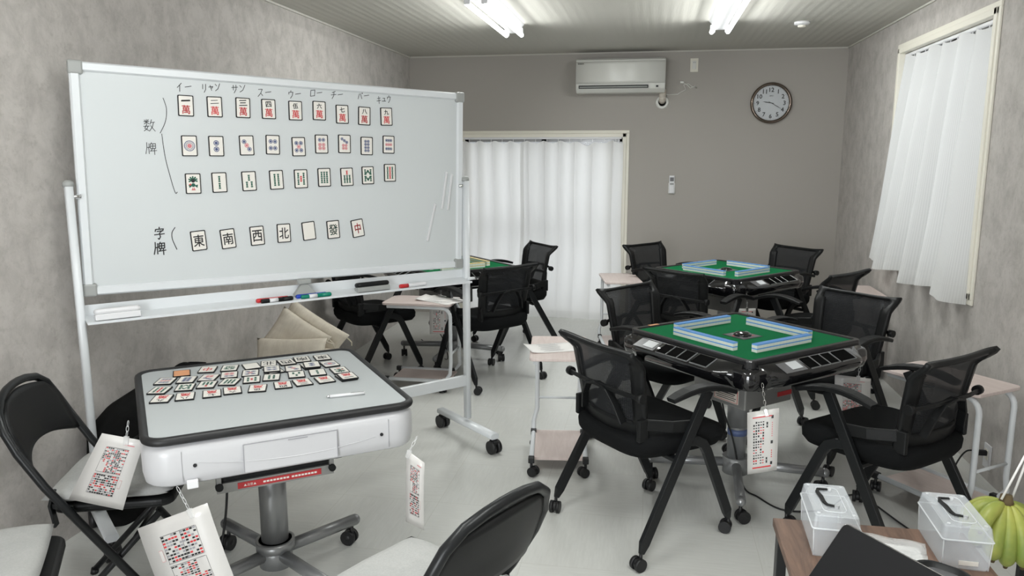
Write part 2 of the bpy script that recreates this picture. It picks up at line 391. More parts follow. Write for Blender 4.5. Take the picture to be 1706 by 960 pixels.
def window(name, w, h, sash_mid, mx):
    # local x along the opening, y outwards, z up, origin at its lower left corner on the room side
    o = bpy.data.objects.new(name, None); COL.objects.link(o); o.matrix_world = mx; struct(o)
    f = MB(); t = 0.035
    for c, d in (((w/2, 0.055, h-t/2), (w, 0.15, t)), ((t/2, 0.055, h/2), (t, 0.15, h)), ((w-t/2, 0.055, h/2), (t, 0.15, h)), ((w/2, 0.055, t/2 if sash_mid is None else 0.012), (w, 0.15, t if sash_mid is None else 0.024))):
        f.box(c, d, 0, bev=0.004)
    f.build('window_frame', 'cream', o)
    for k in range(2):
        s_ = MB(); x0 = t + k*(w/2-t-0.02); x1 = x0 + w/2-t+0.03; y = 0.075 + 0.03*k; z0, z1 = 0.03, h-t
        for c, d in ((((x0+x1)/2, y, z1-0.02), (x1-x0, 0.025, 0.04)), (((x0+x1)/2, y, z0+0.025), (x1-x0, 0.025, 0.05)), ((x0+0.02, y, (z0+z1)/2), (0.04, 0.025, z1-z0)), ((x1-0.02, y, (z0+z1)/2), (0.04, 0.025, z1-z0))):
            s_.box(c, d)
        if sash_mid: s_.box(((x0+x1)/2, y, sash_mid), (x1-x0, 0.025, 0.05))
        so = s_.build('sash', 'silver', o)
        MB().box(((x0+x1)/2, y, (z0+z1)/2), (x1-x0-0.07, 0.005, z1-z0-0.08)).build('pane', 'glass', so)
fr_ = lambda mb, a, b, z0, z1: mb.box(((a+b)/2, YF-0.075, (z0+z1)/2), (b-a, 0.15, z1-z0))
struct(holed(MB(), XL, XR, [(-1.8, 1.1, 0.0, 2.1)], fr_).build('wall_front', 'wall_mottle'))
window('added_window_4', 2.9, 2.1, 0.95, M.Translation((1.1, YF, 0)) @ M.Rotation(pi, 4, 'Z'))  # unseen window behind the camera, added to let the frontal light in
window('window_1', 1.58, 1.755, 0.87, M.Translation((-1.83, YB, 0)))
window('window_2', 1.57, 1.45, None, M.Translation((XR, 5.86, 0.82)) @ M.Rotation(R(-90), 4, 'Z'))
window('window_3', 1.60, 1.45, None, M.Translation((XR, 1.1, 0.82)) @ M.Rotation(R(-90), 4, 'Z'))
# casing round the openings
def casing(name, mx, w, h, sill, drop=0.0):
    t = MB(); b = 0.028
    t.box((w/2, -0.006, h+b/2), (w+2*b, 0.012, b)); t.box((-b/2, -0.006, h/2), (b, 0.012, h)); t.box((w+b/2, -0.006, h/2), (b, 0.012, h))
    if sill: t.box((w/2, -0.006, -b/2), (w+2*b, 0.012, b))
    o = t.build(name, 'cream', mx=mx, bevel=0.003); struct(o)
casing('trim_1', M.Translation((-1.83, YB, 0)), 1.58, 1.755, False)
casing('trim_2', M.Translation((XR, 5.86, 0.82)) @ M.Rotation(R(-90), 4, 'Z'), 1.57, 1.45, True)
casing('trim_3', M.Translation((XR, 1.1, 0.82)) @ M.Rotation(R(-90), 4, 'Z'), 1.60, 1.45, True)
struct(MB().box(((XL+XR)/2, YB-0.006, ZC-0.006), (XR-XL, 0.012, 0.012)).box((XL+0.006, (YB+YF)/2, ZC-0.006), (0.012, YB-YF, 0.012)).box((XR-0.006, (YB+YF)/2, ZC-0.006), (0.012, YB-YF, 0.012)).build('trim_4', 'ceiling'))

# curtain rails and curtains
def rail(name, a, b, label):
    o = MB().bar([a, b], 0.022, 0.018).build(name, 'white'); tag(o, label, 'curtain rail')
    n = 14; h = MB()
    for k in range(n):
        p = V(a).lerp(V(b), (k+.5)/n); h.cyl(p, p-V((0, 0, 0.035)), 0.0025, seg=6)
    h.build('hook', 'white', o)['kind'] = 'stuff'
rail('curtain_rail', (-1.78, 7.30, 1.712), (-0.29, 7.30, 1.712), 'white curtain rail along the top of the tall back window')
def curtain(name, fn, nu, nv, uvw, hemv, label, grp):
    o = MB().grid(fn, nu, nv, uvw=uvw, mfn=lambda u, v_: 1 if v_ < hemv else 0).build(name, ['curtain', 'hem'], norm=False)
    return tag(o, label, 'curtain', grp)
def pleat(x, per, amp, sharp=1.0): return amp*(abs(sin(pi*x/per))**sharp*2-1)
def back_curtain(x0, x1, per, ph, zb):
    def fn(u, v_):
        x = x0+(x1-x0)*u
        fade = 0.35+0.65*v_
        y = 7.27 + pleat(x+ph+0.02*sin(7*x), per, 0.034, 0.7)*fade + 0.022*sin(5.3*x+2*v_+ph)*(1-v_) - 0.07*max(0, 0.35-v_)
        dip = 0.022*abs(sin(pi*(x+ph)/per))**1.5 + 0.028*max(0, 1-abs(x+0.6)/0.14)
        return (x + 0.012*sin(9*v_+x*3)*(1-v_), y, zb + (1.688-dip-zb)*v_)
    return fn
curtain('curtain', back_curtain(-1.79, -1.20, 0.147, 0.0, 0.02), 90, 24, 2.0, 0.045, 'white sheer curtain on the left half of the back window, behind the whiteboard edge', 'back window curtains')
curtain('curtain', back_curtain(-1.235, -0.275, 0.158, 0.06, 0.012), 140, 24, 3.2, 0.045, 'wide white sheer curtain on the right half of the back window, reaching the floor', 'back window curtains')
def side_curtain(y0, y1, seed):
    def fn(u, v_):
        y = y0+(y1-y0)*u; spread = 1-v_
        yc = (y0+y1)/2; yy = yc + (y-yc)*(0.97+0.09*spread)
        amp = 0.026+0.036*spread
        x = XR + 0.015 - 0.095*spread**1.1 - 0.02 + amp*(sin(2*pi*u*6.3+seed+0.6*sin(5*u)) + 0.45*sin(2*pi*u*11+2*seed)*spread)
        x = min(x, XR+0.05 if v_ > 0.06 else XR-0.012) if v_ > 0.02 else min(x, XR-0.012)
        zb = 0.835 + 0.02*sin(2*pi*u*2.7+seed) - 0.025*u
        dip = 0.02*abs(sin(pi*u*9))**1.5
        return (x, yy - 0.01*sin(7*v_), zb + (2.205-dip-zb)*v_)
    return fn
rail('curtain_rail', (XR+0.03, 5.82, 2.222), (XR+0.03, 4.33, 2.222), 'white curtain rail inside the top of the right wall window')
curtain('curtain', side_curtain(5.80, 4.35, 0.4), 150, 30, 4.0, 0.06, 'white sheer curtain hanging over the right wall window, flared at its hem', None)
rail('curtain_rail', (XR+0.03, 1.06, 2.222), (XR+0.03, -0.46, 2.222), 'white curtain rail of the near right window beside the camera')
curtain('curtain', side_curtain(1.05, -0.45, 1.7), 130, 24, 4.0, 0.06, 'white sheer curtain of the near right window beside the camera', None)

# ------------------------------------------------------------------ ceiling lights
def light_fixture(x, y0, y1, label):
    t = thing('fluorescent_light', label, 'ceiling light', (x, (y0+y1)/2, ZC), 0, 'twin tube ceiling lights')
    L = y1-y0
    b = MB()
    b.loft([[(-0.075, s_*L/2, 0), (0.075, s_*L/2, 0), (0.03, s_*L/2, -0.062), (-0.03, s_*L/2, -0.062)] for s_ in (-1, 1)], smooth=False)
    b.build('housing', 'white', t)
    for sx in (-1, 1):
        MB().cyl((sx*0.055, -L/2+0.03, -0.075), (sx*0.055, L/2-0.005, -0.075), 0.0155, seg=12).build('tube', 'tube', t)
        ld = bpy.data.lights.new('tube_light', 'AREA'); ld.shape = 'RECTANGLE'; ld.size = 0.028; ld.size_y = L-0.06; ld.energy = LAMP; ld.color = (0.97, 1.0, 0.98)
        lo_ = bpy.data.objects.new('tube_light', ld); COL.objects.link(lo_); lo_.parent = t; lo_.location = (sx*0.066, 0.012, -0.0875); lo_.rotation_euler = (0, -sx*R(42), 0)
        for e in (-1, 1):
            MB().box((sx*0.05, e*(L/2-0.012 if e > 0 else L/2-0.012), -0.055), (0.034, 0.022, 0.055), bev=0.004).build('lamp_holder', 'white', t)
    return t
light_fixture(-1.01, 4.45, 5.70, 'twin tube ceiling light on the left, nearer the whiteboard')
light_fixture(0.43, 4.55, 5.80, 'twin tube ceiling light on the right, above the green tables')
light_fixture(-1.01, 0.9, 2.15, 'added twin tube ceiling light out of view near the camera on the left')  # this near pair is out of view, added to light the room
light_fixture(0.43, 0.9, 2.15, 'added twin tube ceiling light out of view near the camera on the right')
t = thing('smoke_detector', 'small round white smoke detector on the ceiling', 'smoke detector', (1.0, 5.95, ZC))
MB().lathe([(0.055, 0), (0.055, -0.014), (0.046, -0.02), (0.03, -0.024)]).build('base', 'white', t)
MB().lathe([(0.028, -0.022), (0.027, -0.034), (0.015, -0.038)]).build('sensor_head', 'cream', t)

# ------------------------------------------------------------------ back wall fittings
t = thing('air_conditioner', 'white wall mounted air conditioner high on the back wall', 'air conditioner', (-0.31, YB, 2.255))
b = MB(); pr = [(0, 0.148), (-0.18, 0.148), (-0.205, 0.135), (-0.218, 0.06), (-0.215, -0.06), (-0.20, -0.115), (-0.15, -0.148), (0, -0.148)]
b.loft([[(x, y, z) for y, z in pr] for x in (-0.395, 0.395)], smooth=False); b.build('body', 'ac_white', t, bevel=0.008)
b = MB().grid(lambda u, v_: (-0.392+0.784*u, -0.2215+0.004*(2*v_-1)**2, -0.07+0.19*v_), 2, 8); b.build('front_panel', 'ac_white', t, solid=0.004)
MB().box((0.0, -0.1, 0.146), (0.70, 0.15, 0.008)).build('intake_grille', 'grey_plastic', t)
MB().box((-0.06, -0.2125, -0.098), (0.615, 0.02, 0.026)).build('outlet_slot', 'black', t)
MB().box((-0.06, -0.222, -0.100), (0.60, 0.006, 0.012), rot=M.Rotation(R(25), 4, 'X')).build('louvre', 'grey_plastic', t)
b = MB(); text(b, 'DAIKIN', -0.35, 0.103, 0.2245, 0.011, 0, 0.02, mx=M.Rotation(R(90), 4, 'X')); b.build('brand_lettering', 'ink', t)
MB().box((0.325, -0.215, -0.098), (0.02, 0.01, 0.016)).build('sensor_window', 'ink', t)
o = MB().cyl((0.065, YB-0.05, 2.14), (0.065, YB-0.05, 2.07), 0.032).sph((0.065, YB-0.05, 2.07), 0.032).cyl((0.065, YB-0.05, 2.065), (0.065, YB+0.0, 2.04), 0.03).build('pipe_elbow', 'label_cream')
tag(o, 'beige wrapped pipe elbow going into the wall below the air conditioner', 'pipe')
tag(MB().lathe([(0.06, 0), (0.058, 0.008), (0.034, 0.012), (0.034, 0)], mx=M.Rotation(R(90), 4, 'X')).build('wall_rosette', 'ac_white', loc=(0.065, YB, 2.03)), 'round pale wall rosette round the air conditioner pipe', 'pipe cover')
t = thing('power_outlet', 'white wall outlet plate beside the air conditioner', 'outlet', (0.337, YB, 2.352))
MB().box((0, -0.004, 0), (0.07, 0.008, 0.12), bev=0.003).build('plate', 'cream', t)
MB().box((0, -0.01, 0.0), (0.034, 0.006, 0.07), bev=0.002).build('socket', 'ac_white', t)
MB().box((-0.006, -0.0135, 0.022), (0.003, 0.002, 0.01)).box((0.006, -0.0135, 0.022), (0.003, 0.002, 0.01)).build('socket_slot', 'ink', t)
o = MB().tube([(0.07, YB-0.02, 2.105), (0.12, YB-0.012, 2.095), (0.2, YB-0.012, 2.10), (0.27, YB-0.014, 2.14), (0.25, YB-0.018, 2.18), (0.29, YB-0.02, 2.19), (0.33, YB-0.018, 2.16), (0.37, YB-0.014, 2.15), (0.35, YB-0.02, 2.17), (0.31, YB-0.022, 2.15), (0.28, YB-0.02, 2.18), (0.24, YB-0.02, 2.20)], 0.004, seg=6).box((0.235, YB-0.02, 2.202), (0.035, 0.02, 0.02), bev=0.004).build('coiled_cable', 'ac_white')
tag(o, 'bundled white power cord with plug hanging on the back wall', 'cord')
t = thing('remote_holder', 'small white remote control in its holder on the back wall', 'remote control', (0.175, YB, 1.285))
MB().box((0, -0.008, -0.03), (0.062, 0.016, 0.10), bev=0.004).build('holder', 'ac_white', t)
MB().box((0, -0.018, 0.005), (0.05, 0.016, 0.165), bev=0.006).build('remote', 'white', t)
MB().box((0, -0.0265, 0.052), (0.034, 0.002, 0.036)).build('screen', 'panel_grey', t)
MB().box((0, -0.0265, 0.01), (0.034, 0.002, 0.016)).build('button', 'grey_plastic', t)
# clock
t = thing('wall_clock', 'round bronze rimmed wall clock with black numerals on the back wall', 'clock', mx=M.Translation((1.013, YB, 2.012)) @ M.Rotation(R(90), 4, 'X'))
b = MB(); b.lathe([(0.17, 0.0), (0.178, 0.012), (0.178, 0.03), (0.168, 0.042), (0.158, 0.040), (0.15, 0.026), (0.15, 0.02)], seg=48); b.build('rim', 'bronze', t)
MB().lathe([(0.151, 0.015), (0.151, 0.021)], seg=48).build('dial', 'clock_face', t)
b = MB()
for k in range(12):
    a = R(90-30*(k+1)); text(b, str(k+1), 0.114*cos(a), 0.114*sin(a), 0.0225, 0.036, 0, 0.022)
for k in range(60):
    a = R(6*k); quad(b, 0.142*cos(a), 0.142*sin(a), 0.0225, 0.006 if k % 5 else 0.008, 0.0012 if k % 5 else 0.003, 0, a)
text(b, 'SEIKO', 0, 0.062, 0.0225, 0.009, 0, 0.02); b.build('numerals', 'ink', t)
def hand(name, ang, ln, wd, z):
    a = R(90-ang); d = V((cos(a), sin(a), 0)); n_ = V((-d.y, d.x, 0))*wd
    b = MB(); p = [-d*0.025-n_*.6, d*ln*0.6-n_, d*ln, d*ln*0.6+n_, -d*0.025+n_*.6]
    b.loft([[q+V((0, 0, z+k)) for q in p] for k in (0, 0.0015)], smooth=False); b.build(name, 'ink', t)
hand('hour_hand', 280, 0.075, 0.004, 0.026); hand('minute_hand', 120, 0.108, 0.0028, 0.029)
MB().lathe([(0.153, 0.034), (0.0, 0.036)], seg=48).build('glass_cover', 'glass', t)

# ------------------------------------------------------------------ whiteboard on a stand
L0, R0 = V((-2.2, 2.67, 1.010)), V((-0.99, 3.977, 0.970))
BU = (R0-L0); BW = BU.length; BU.normalize(); BN = BU.cross(V((0, 0, 1))).normalized(); BV = BN.cross(BU); BH = 0.90
BM = M(((BU.x, BV.x, BN.x, L0.x), (BU.y, BV.y, BN.y, L0.y), (BU.z, BV.z, BN.z, L0.z), (0, 0, 0, 1)))   # board plane: x along, y up, z towards the room
wb = thing('whiteboard', 'large white magnetic whiteboard on a rolling stand with handwriting and tile cards', 'whiteboard', (L0.x, L0.y, 0), math.atan2(BU.y, BU.x))
INV = M.Translation((L0.x, L0.y, 0)) @ M.Rotation(math.atan2(BU.y, BU.x), 4, 'Z'); BL = INV.inverted() @ BM
MB().box((BW/2, BH/2, -0.012), (BW-0.03, BH-0.03, 0.016)).build('writing_surface', 'board', wb, mx=BL)
b = MB()
pf = lambda a, c: b.sweep([a, c], [(-0.018, -0.02), (0.018, -0.02), (0.018, 0.0), (0.012, 0.008), (-0.012, 0.008), (-0.018, 0.0)], 0, up=(0, 0, 1))
pf((0.02, 0.016, 0), (BW-0.02, 0.016, 0)); pf((0.02, BH-0.016, 0), (BW-0.02, BH-0.016, 0)); pf((0.016, 0.02, 0), (0.016, BH-0.02, 0)); pf((BW-0.016, 0.02, 0), (BW-0.016, BH-0.02, 0))
b.build('board_frame', 'white_metal', wb, mx=BL)
for x in (0.02, BW-0.02):
    for y in (0.02, BH-0.02):
        MB().box((x, y, -0.005), (0.052, 0.052, 0.034), bev=0.008).build('corner_cap', 'grey_plastic', wb, mx=BL)
for x in (-0.022, BW+0.022):
    p = MB().sweep([(x, -0.012, 0.13), (x, -0.012, 1.44 if x < 0 else 1.425)], rrect(0.03, 0.046, 0.012, 3), 0, up=(0, 1, 0), smooth=True).build('post', 'white_metal', wb)
    MB().lathe([(0.0205, 0), (0.019, 0.018), (0.008, 0.026)], (x, -0.012, 1.438 if x < 0 else 1.423)).build('post_cap', 'grey_plastic', p)
    MB().cyl((x, -0.012, 1.40), (x+(0.04 if x < 0 else -0.04), -0.012, 1.40), 0.009).build('pivot', 'chrome', p)
    fr, rr_ = (0.27, 0.11 if x < 0 else 0.27)
    ft = MB().sweep([(x, -fr, 0.095), (x, rr_, 0.095)], rrect(0.05, 0.03, 0.01, 3), 0, smooth=True).build('foot', 'white_metal', wb)
    for yy in (-fr+0.01, rr_-0.02):
        c = MB()
        for dx in (-0.017, 0.017): c.cyl((x+dx-0.011, yy, 0.036), (x+dx+0.011, yy, 0.036), 0.036, seg=18)
        c.cyl((x, yy, 0.05), (x, yy, 0.088), 0.008); c.box((x, yy, 0.062), (0.03, 0.05, 0.02), bev=0.005)
        c.build('caster', 'rubber', ft)
MB().box((BW/2, -0.012, 0.345), (BW+0.03, 0.025, 0.06), bev=0.004).build('crossbar', 'white_metal', wb)
b = MB(); b.sweep([(-0.01, -0.012, 0.92), (BW+0.01, -0.012, 0.908)], [(-0.02, 0.0), (0.075, -0.014), (0.075, -0.004), (0.071, -0.004), (0.071, -0.01), (-0.016, 0.006), (-0.016, 0.05), (-0.02, 0.05)][::-1], 0)
b.build('pen_tray', 'white_metal', wb)
MB().cyl((BW+0.0, -0.055, 0.912), (BW+0.045, -0.055, 0.912), 0.008).build('tray_knob', 'white_metal', wb)
b = MB(); b.loft([[(0.865, -0.03, z0) if False else (x, y, z) for x, y, z in rg] for rg, z0 in (([(0.84, -0.045, 0.925), (0.945, -0.045, 0.925), (0.945, -0.02, 0.925), (0.84, -0.02, 0.925)], 0), ([(0.88, -0.035, 0.975), (0.905, -0.035, 0.975), (0.905, -0.02, 0.975), (0.88, -0.02, 0.975)], 0))], smooth=False)
b.box((0.893, -0.03, 0.983), (0.06, 0.035, 0.022), bev=0.006); b.build('stop_bracket', 'grey_plastic', wb)
# handwriting
ZW = -0.0032; K = 0.0036
def hw_done(mb): mb.build('handwriting', 'ink', wb, mx=BL, norm=False)
KANA = {'イ': [[(.75, 1), (.15, .45)], [(.5, .72), (.47, 0)]], 'ー': [[(.05, .45), (.95, .6)]], 'リ': [[(.25, .95), (.22, .4)], [(.75, 1), (.72, .35), (.45, 0)]],
 'ャ': [[(.1, .6), (.85, .75), (.65, .4)], [(.35, .95), (.6, 0)]], 'ン': [[(.1, .85), (.35, .65)], [(.1, .05), (.55, .3), (.9, .95)]], 'サ': [[(.05, .65), (.95, .75)], [(.3, .95), (.3, .35)], [(.7, 1), (.7, .45), (.4, 0)]],
 'ス': [[(.15, .9), (.75, .95), (.5, .45), (.05, 0)], [(.5, .45), (.8, .15)]], 'ウ': [[(.5, 1), (.48, .8)], [(.15, .5), (.15, .75), (.85, .8), (.7, .35), (.4, 0)]], 'ロ': [[(.2, .85), (.12, .1)], [(.2, .85), (.9, .95), (.8, .2)], [(.12, .1), (.85, .2)]],
 'チ': [[(.8, 1), (.25, .8)], [(.05, .5), (.95, .6)], [(.55, .85), (.5, .4), (.2, 0)]], 'パ': [[(.35, .8), (.1, .1)], [(.55, .85), (.8, .15)], [(.85, 1), (.95, .95), (.88, .85), (.8, .92), (.85, 1)]],
 'キ': [[(.15, .7), (.85, .8)], [(.05, .35), (.95, .48)], [(.45, 1), (.6, 0)]], 'ュ': [[(.25, .75), (.7, .8), (.6, .2)], [(.05, .15), (.95, .2)]]}
for (cx, cy), wd in zip([(0.413, 0.834), (0.521, 0.839), (0.636, 0.843), (0.748, 0.835), (0.884, 0.837), (0.986, 0.849), (1.088, 0.848), (1.222, 0.852), (1.33, 0.842)], ['イー', 'リャン', 'サン', 'スー', 'ウー', 'ロー', 'チー', 'パー', 'キュウ']):
    n = len(wd); sw = 0.028 if n == 2 else 0.023; HW = MB()
    for i, ch_ in enumerate(wd): strokes(HW, KANA[ch_], cx+(i-(n-1)/2)*sw*1.18, cy+0.004*(i-(n-1)/2), ZW, sw, 0.022 if ch_ in 'ャュ' else 0.034, K*0.75, 0)
    hw_done(HW)
KJ = {'数': [[(.05, .8), (.5, .85)], [(.28, 1), (.28, .6)], [(.1, .95), (.2, .85)], [(.45, 1), (.36, .88)], [(.28, .78), (.08, .6)], [(.28, .78), (.5, .62)], [(.02, .4), (.52, .45)], [(.3, .58), (.12, .25), (.45, .05)], [(.42, .45), (.3, .2), (.05, .0)],
  [(.72, 1), (.58, .6)], [(.65, .75), (.98, .8)], [(.88, .78), (.78, .4), (.5, 0)], [(.62, .5), (.8, .25), (1, .02)]],
 '牌': [[(.12, 1), (.12, .55), (.0, .0)], [(.32, .9), (.32, .55)], [(.1, .55), (.4, .6)], [(.28, .55), (.3, .02)], [(.55, 1), (.5, .9)], [(.45, .88), (.45, .45)], [(.45, .88), (.9, .92), (.9, .5)], [(.45, .68), (.88, .7)], [(.45, .47), (.9, .5)], [(.66, .9), (.64, .5), (.45, .25)], [(.4, .25), (1, .32)], [(.78, .48), (.8, -.05)]],
 '字': [[(.5, 1), (.5, .88)], [(.1, .65), (.15, .82), (.9, .85), (.82, .68)], [(.28, .65), (.75, .7), (.5, .5)], [(.5, .5), (.58, .2), (.45, 0), (.35, .08)], [(.02, .38), (.98, .45)]]}
for kc, px_, py_, sx_, sy_, kk in (('数', 0.272, 0.673, 0.044, 0.046, .7), ('牌', 0.275, 0.582, 0.042, 0.046, .7), ('字', 0.289, 0.236, 0.04, 0.05, 1.25), ('牌', 0.288, 0.174, 0.046, 0.05, 1.25)):
    HW = MB(); strokes(HW, KJ[kc], px_, py_, ZW, sx_, sy_, K*kk, 0); hw_done(HW)
def curve(ps, wd):
    q = []
    for i in range(len(ps)-1):
        p0, p1, p2, p3 = (V((*ps[max(0, min(len(ps)-1, j))], 0)) for j in (i-1, i, i+1, i+2))
        for k in range(6):
            t_ = k/6; q.append(0.5*((2*p1)+(p2-p0)*t_+(2*p0-5*p1+4*p2-p3)*t_*t_+(3*p1-p0-3*p2+p3)*t_**3))
    q.append(V((*ps[-1], 0))); HW = MB(); strokes(HW, [[(p.x+.5, p.y+.5) for p in q]], 0, 0, ZW, 1, 1, wd, 0); hw_done(HW)
curve([(0.330, 0.785), (0.341, 0.741), (0.334, 0.69), (0.312, 0.644)], K*0.7); curve([(0.318, 0.641), (0.326, 0.552), (0.340, 0.479), (0.358, 0.405), (0.367, 0.405)], K*0.7)
curve([(0.351, 0.258), (0.338, 0.236), (0.339, 0.207), (0.354, 0.166)], K*0.9)

# ------------------------------------------------------------------ tile cards (shared meshes)
CW, CH, CT = 0.062, 0.085, 0.005
def card_mesh(kind, num):
    b = MB(); b.slab(rrect(CW, CH, 0.004, 3), 0, CT, 0)
    z = CT+0.0002; b.poly([(x, y, z) for x, y in rrect(CW-0.0075, CH-0.0075, 0.003, 2)], 6 if kind == 'back' else 1); z += 0.0002
    if kind == 'man':
        text(b, '一二三四伍六七八九'[num-1], 0, 0.0205, z, 0.004 if num == 1 else (0.014 if num == 2 else 0.023), 2, 0.026, w=0.034 if num < 4 else None, rot=0.08); text(b, '萬', 0, -0.0155, z, 0.035, 3, 0.014, w=0.032)
    elif kind == 'pin':
        P = {1: [(0, 0, 0)], 2: [(0, .4, 5), (0, -.4, 5)], 3: [(-.45, .5, 5), (0, 0, 3), (.45, -.5, 5)], 4: [(-.42, .45, 5), (.42, .45, 5), (-.42, -.45, 5), (.42, -.45, 5)],
             5: [(-.45, .5, 5), (.45, .5, 5), (0, 0, 3), (-.45, -.5, 5), (.45, -.5, 5)], 6: [(-.38, .6, 5), (.38, .6, 5), (-.38, -.08, 3), (.38, -.08, 3), (-.38, -.58, 3), (.38, -.58, 3)],
             7: [(-.55, .72, 5), (-.05, .48, 5), (.45, .24, 5), (-.28, -.2, 3), (.3, -.2, 3), (-.28, -.62, 3), (.3, -.62, 3)], 8: [(sx*.3, y, 5) for sx in (-1, 1) for y in (.68, .23, -.23, -.68)],
             9: [(x, y, 3 if y == 0 else 5) for x in (-.5, 0, .5) for y in (.62, 0, -.62)]}[num]
        r = {1: .022, 2: .0115, 3: .0095, 4: .0095, 5: .0092, 6: .0085, 7: .0072, 8: .0072, 9: .0072}[num]
        for x, y, c in P:
            X, Y = x*CW*.38, y*CH*.38
            if num == 1:
                disc(b, 0, 0, z, r, 5, r*.88, 28); disc(b, 0, 0, z, r*.62, 5, r*.54, 28); disc(b, 0, 0, z, r*.42, 7)
                for k in range(18): a = R(20*k); quad(b, r*.76*cos(a), r*.76*sin(a), z, r*.18, r*.1, 5, a)
            else:
                cc = 5 if c == 5 else 7; disc(b, X, Y, z, r, cc, r*.72); disc(b, X, Y, z, r*.55, cc)
    elif kind == 'sou':
        def stick(x, y, ln, c, rot=0):
            cs, sn = cos(rot), sin(rot)
            for k, (dy, ww, hh) in enumerate(((-.38, .008, .2), (0, .006, .42), (.38, .008, .2))):
                quad(b, x-dy*ln*sn, y+dy*ln*cs, z, ww*1.15, hh*ln*1.1, c, rot)
        if num == 1:
            for k in range(7): a = R(200-36*k); quad(b, 0.013*cos(a), 0.014+0.011*sin(a), z, 0.012, 0.006, 4, a)
            disc(b, 0, 0.012, z, 0.008, 2); disc(b, 0, -0.006, z+.0001, 0.008, 4); quad(b, -0.012, -0.004, z, 0.008, 0.007, 3, 0.6)
            for s_ in (-1, 1): b.poly([(s_*0.003, -0.008, z), (s_*0.019, -0.004, z), (s_*0.016, -0.018, z)], 4); quad(b, s_*0.003, -0.021, z, 0.003, 0.008, 3)
            quad(b, 0, -0.026, z, 0.016, 0.003, 3)
        else:
            S = {2: [(0, .45, 4), (0, -.45, 4)], 3: [(0, .45, 4), (-.45, -.45, 4), (.45, -.45, 4)], 4: [(x, y, 4) for x in (-.35, .35) for y in (.42, -.42)],
                 5: [(-.55, .45, 4), (.55, .45, 4), (-.55, -.45, 4), (.55, -.45, 4), (0, 0, 3)], 6: [(x, y, 4) for x in (-.55, 0, .55) for y in (.42, -.42)],
                 7: [(0, .62, 3)]+[(x, y, 4) for x in (-.55, 0, .55) for y in (-.02, -.6)], 9: [(x, y, 3 if x == 0 else 4) for x in (-.55, 0, .55) for y in (.62, 0, -.62)]}.get(num)
            if num == 8:
                for s_ in (-1, 1):
                    for y in (.48, -.48): stick(s_*.62*CW*.38, y*CH*.38, .027, 4)
                for sx, sy in ((-1, 1), (1, 1), (-1, -1), (1, -1)): stick(sx*.22*CW*.38, sy*.45*CH*.38, .025, 4, sx*sy*0.7)
            else:
                ln = 0.019 if num in (7, 9) else 0.026
                for x, y, c in S: stick(x*CW*.38, y*CH*.38, ln, c)
    elif kind == 'hon' and num != 5:
        text(b, '東南西北 發中'[num-1], 0, 0, z, 0.05, {6: 4, 7: 3}.get(num, 2), 0.012, w=0.043 if num < 7 else 0.03)
    me_o = b.build('tile_card', ['black', 'card_face', 'ink', 'red_ink', 'green_ink', 'blue_ink', 'card_back', 'pink_ink'], norm=False)
    me = me_o.data; bpy.data.objects.remove(me_o); return me
CM = {}
for n in range(1, 10):
    for k in ('man', 'pin', 'sou'): CM[(k, n)] = card_mesh(k, n)
for n in range(1, 8): CM[('hon', n)] = card_mesh('hon', n)
CM[('back', 0)] = card_mesh('back', 0)
NUM = ['', 'one', 'two', 'three', 'four', 'five', 'six', 'seven', 'eight', 'nine']
def card_desc(k, n):
    if k == 'man': return 'with the black numeral %s (%s) over a red character' % ('一二三四伍六七八九'[n-1], NUM[n])
    if k == 'pin': return 'with one large ringed circle' if n == 1 else 'with %s ringed circles' % NUM[n]
    if k == 'sou': return 'with a green bird' if n == 1 else 'with %s bamboo sticks' % NUM[n]
    return ['', 'with black 東', 'with black 南', 'with black 西', 'with black 北', 'left blank', 'with green 發', 'with red 中'][n]
def card(k, n, mx, label, group):
    o = bpy.data.objects.new('tile_card', CM[(k, n)]); COL.objects.link(o); o.matrix_world = mx
    return tag(o, label, 'tile card', group)
BOARD = {'man': [(0.416, 0.759), (0.532, 0.761), (0.651, 0.764), (0.763, 0.765), (0.885, 0.765), (0.998, 0.771), (1.111, 0.761), (1.224, 0.759), (1.341, 0.762)],
 'pin': [(0.423, 0.596), (0.532, 0.598), (0.661, 0.605), (0.777, 0.611), (0.896, 0.606), (1.006, 0.621), (1.12, 0.625), (1.235, 0.619), (1.352, 0.629)],
 'sou': [(0.431, 0.44), (0.539, 0.445), (0.666, 0.451), (0.789, 0.457), (0.903, 0.462), (1.016, 0.469), (1.13, 0.472), (1.239, 0.48), (1.358, 0.493)],
 'hon': [(0.443, 0.199), (0.566, 0.202), (0.694, 0.21), (0.816, 0.217), (0.935, 0.223), (1.056, 0.225), (1.182, 0.227)]}
TILT = {'man': [0, 1, 0, 1, 1, 0, 1, -1, 2], 'pin': [1, 1, 2, 0, 2, 1, 0, 0, 0], 'sou': [1, 2, 3, 3, 2, 2, 3, 2, 1], 'hon': [5, 6, 4, 2, 6, 4, 9]}
for k in BOARD:
    for i, (x, y) in enumerate(BOARD[k]):
        card(k, i+1, BM @ M.Translation((x, y, -0.0038)) @ M.Rotation(R(TILT[k][i]), 4, 'Z'), 'tile card %s on the whiteboard' % card_desc(k, i+1), 'tile cards on the whiteboard')
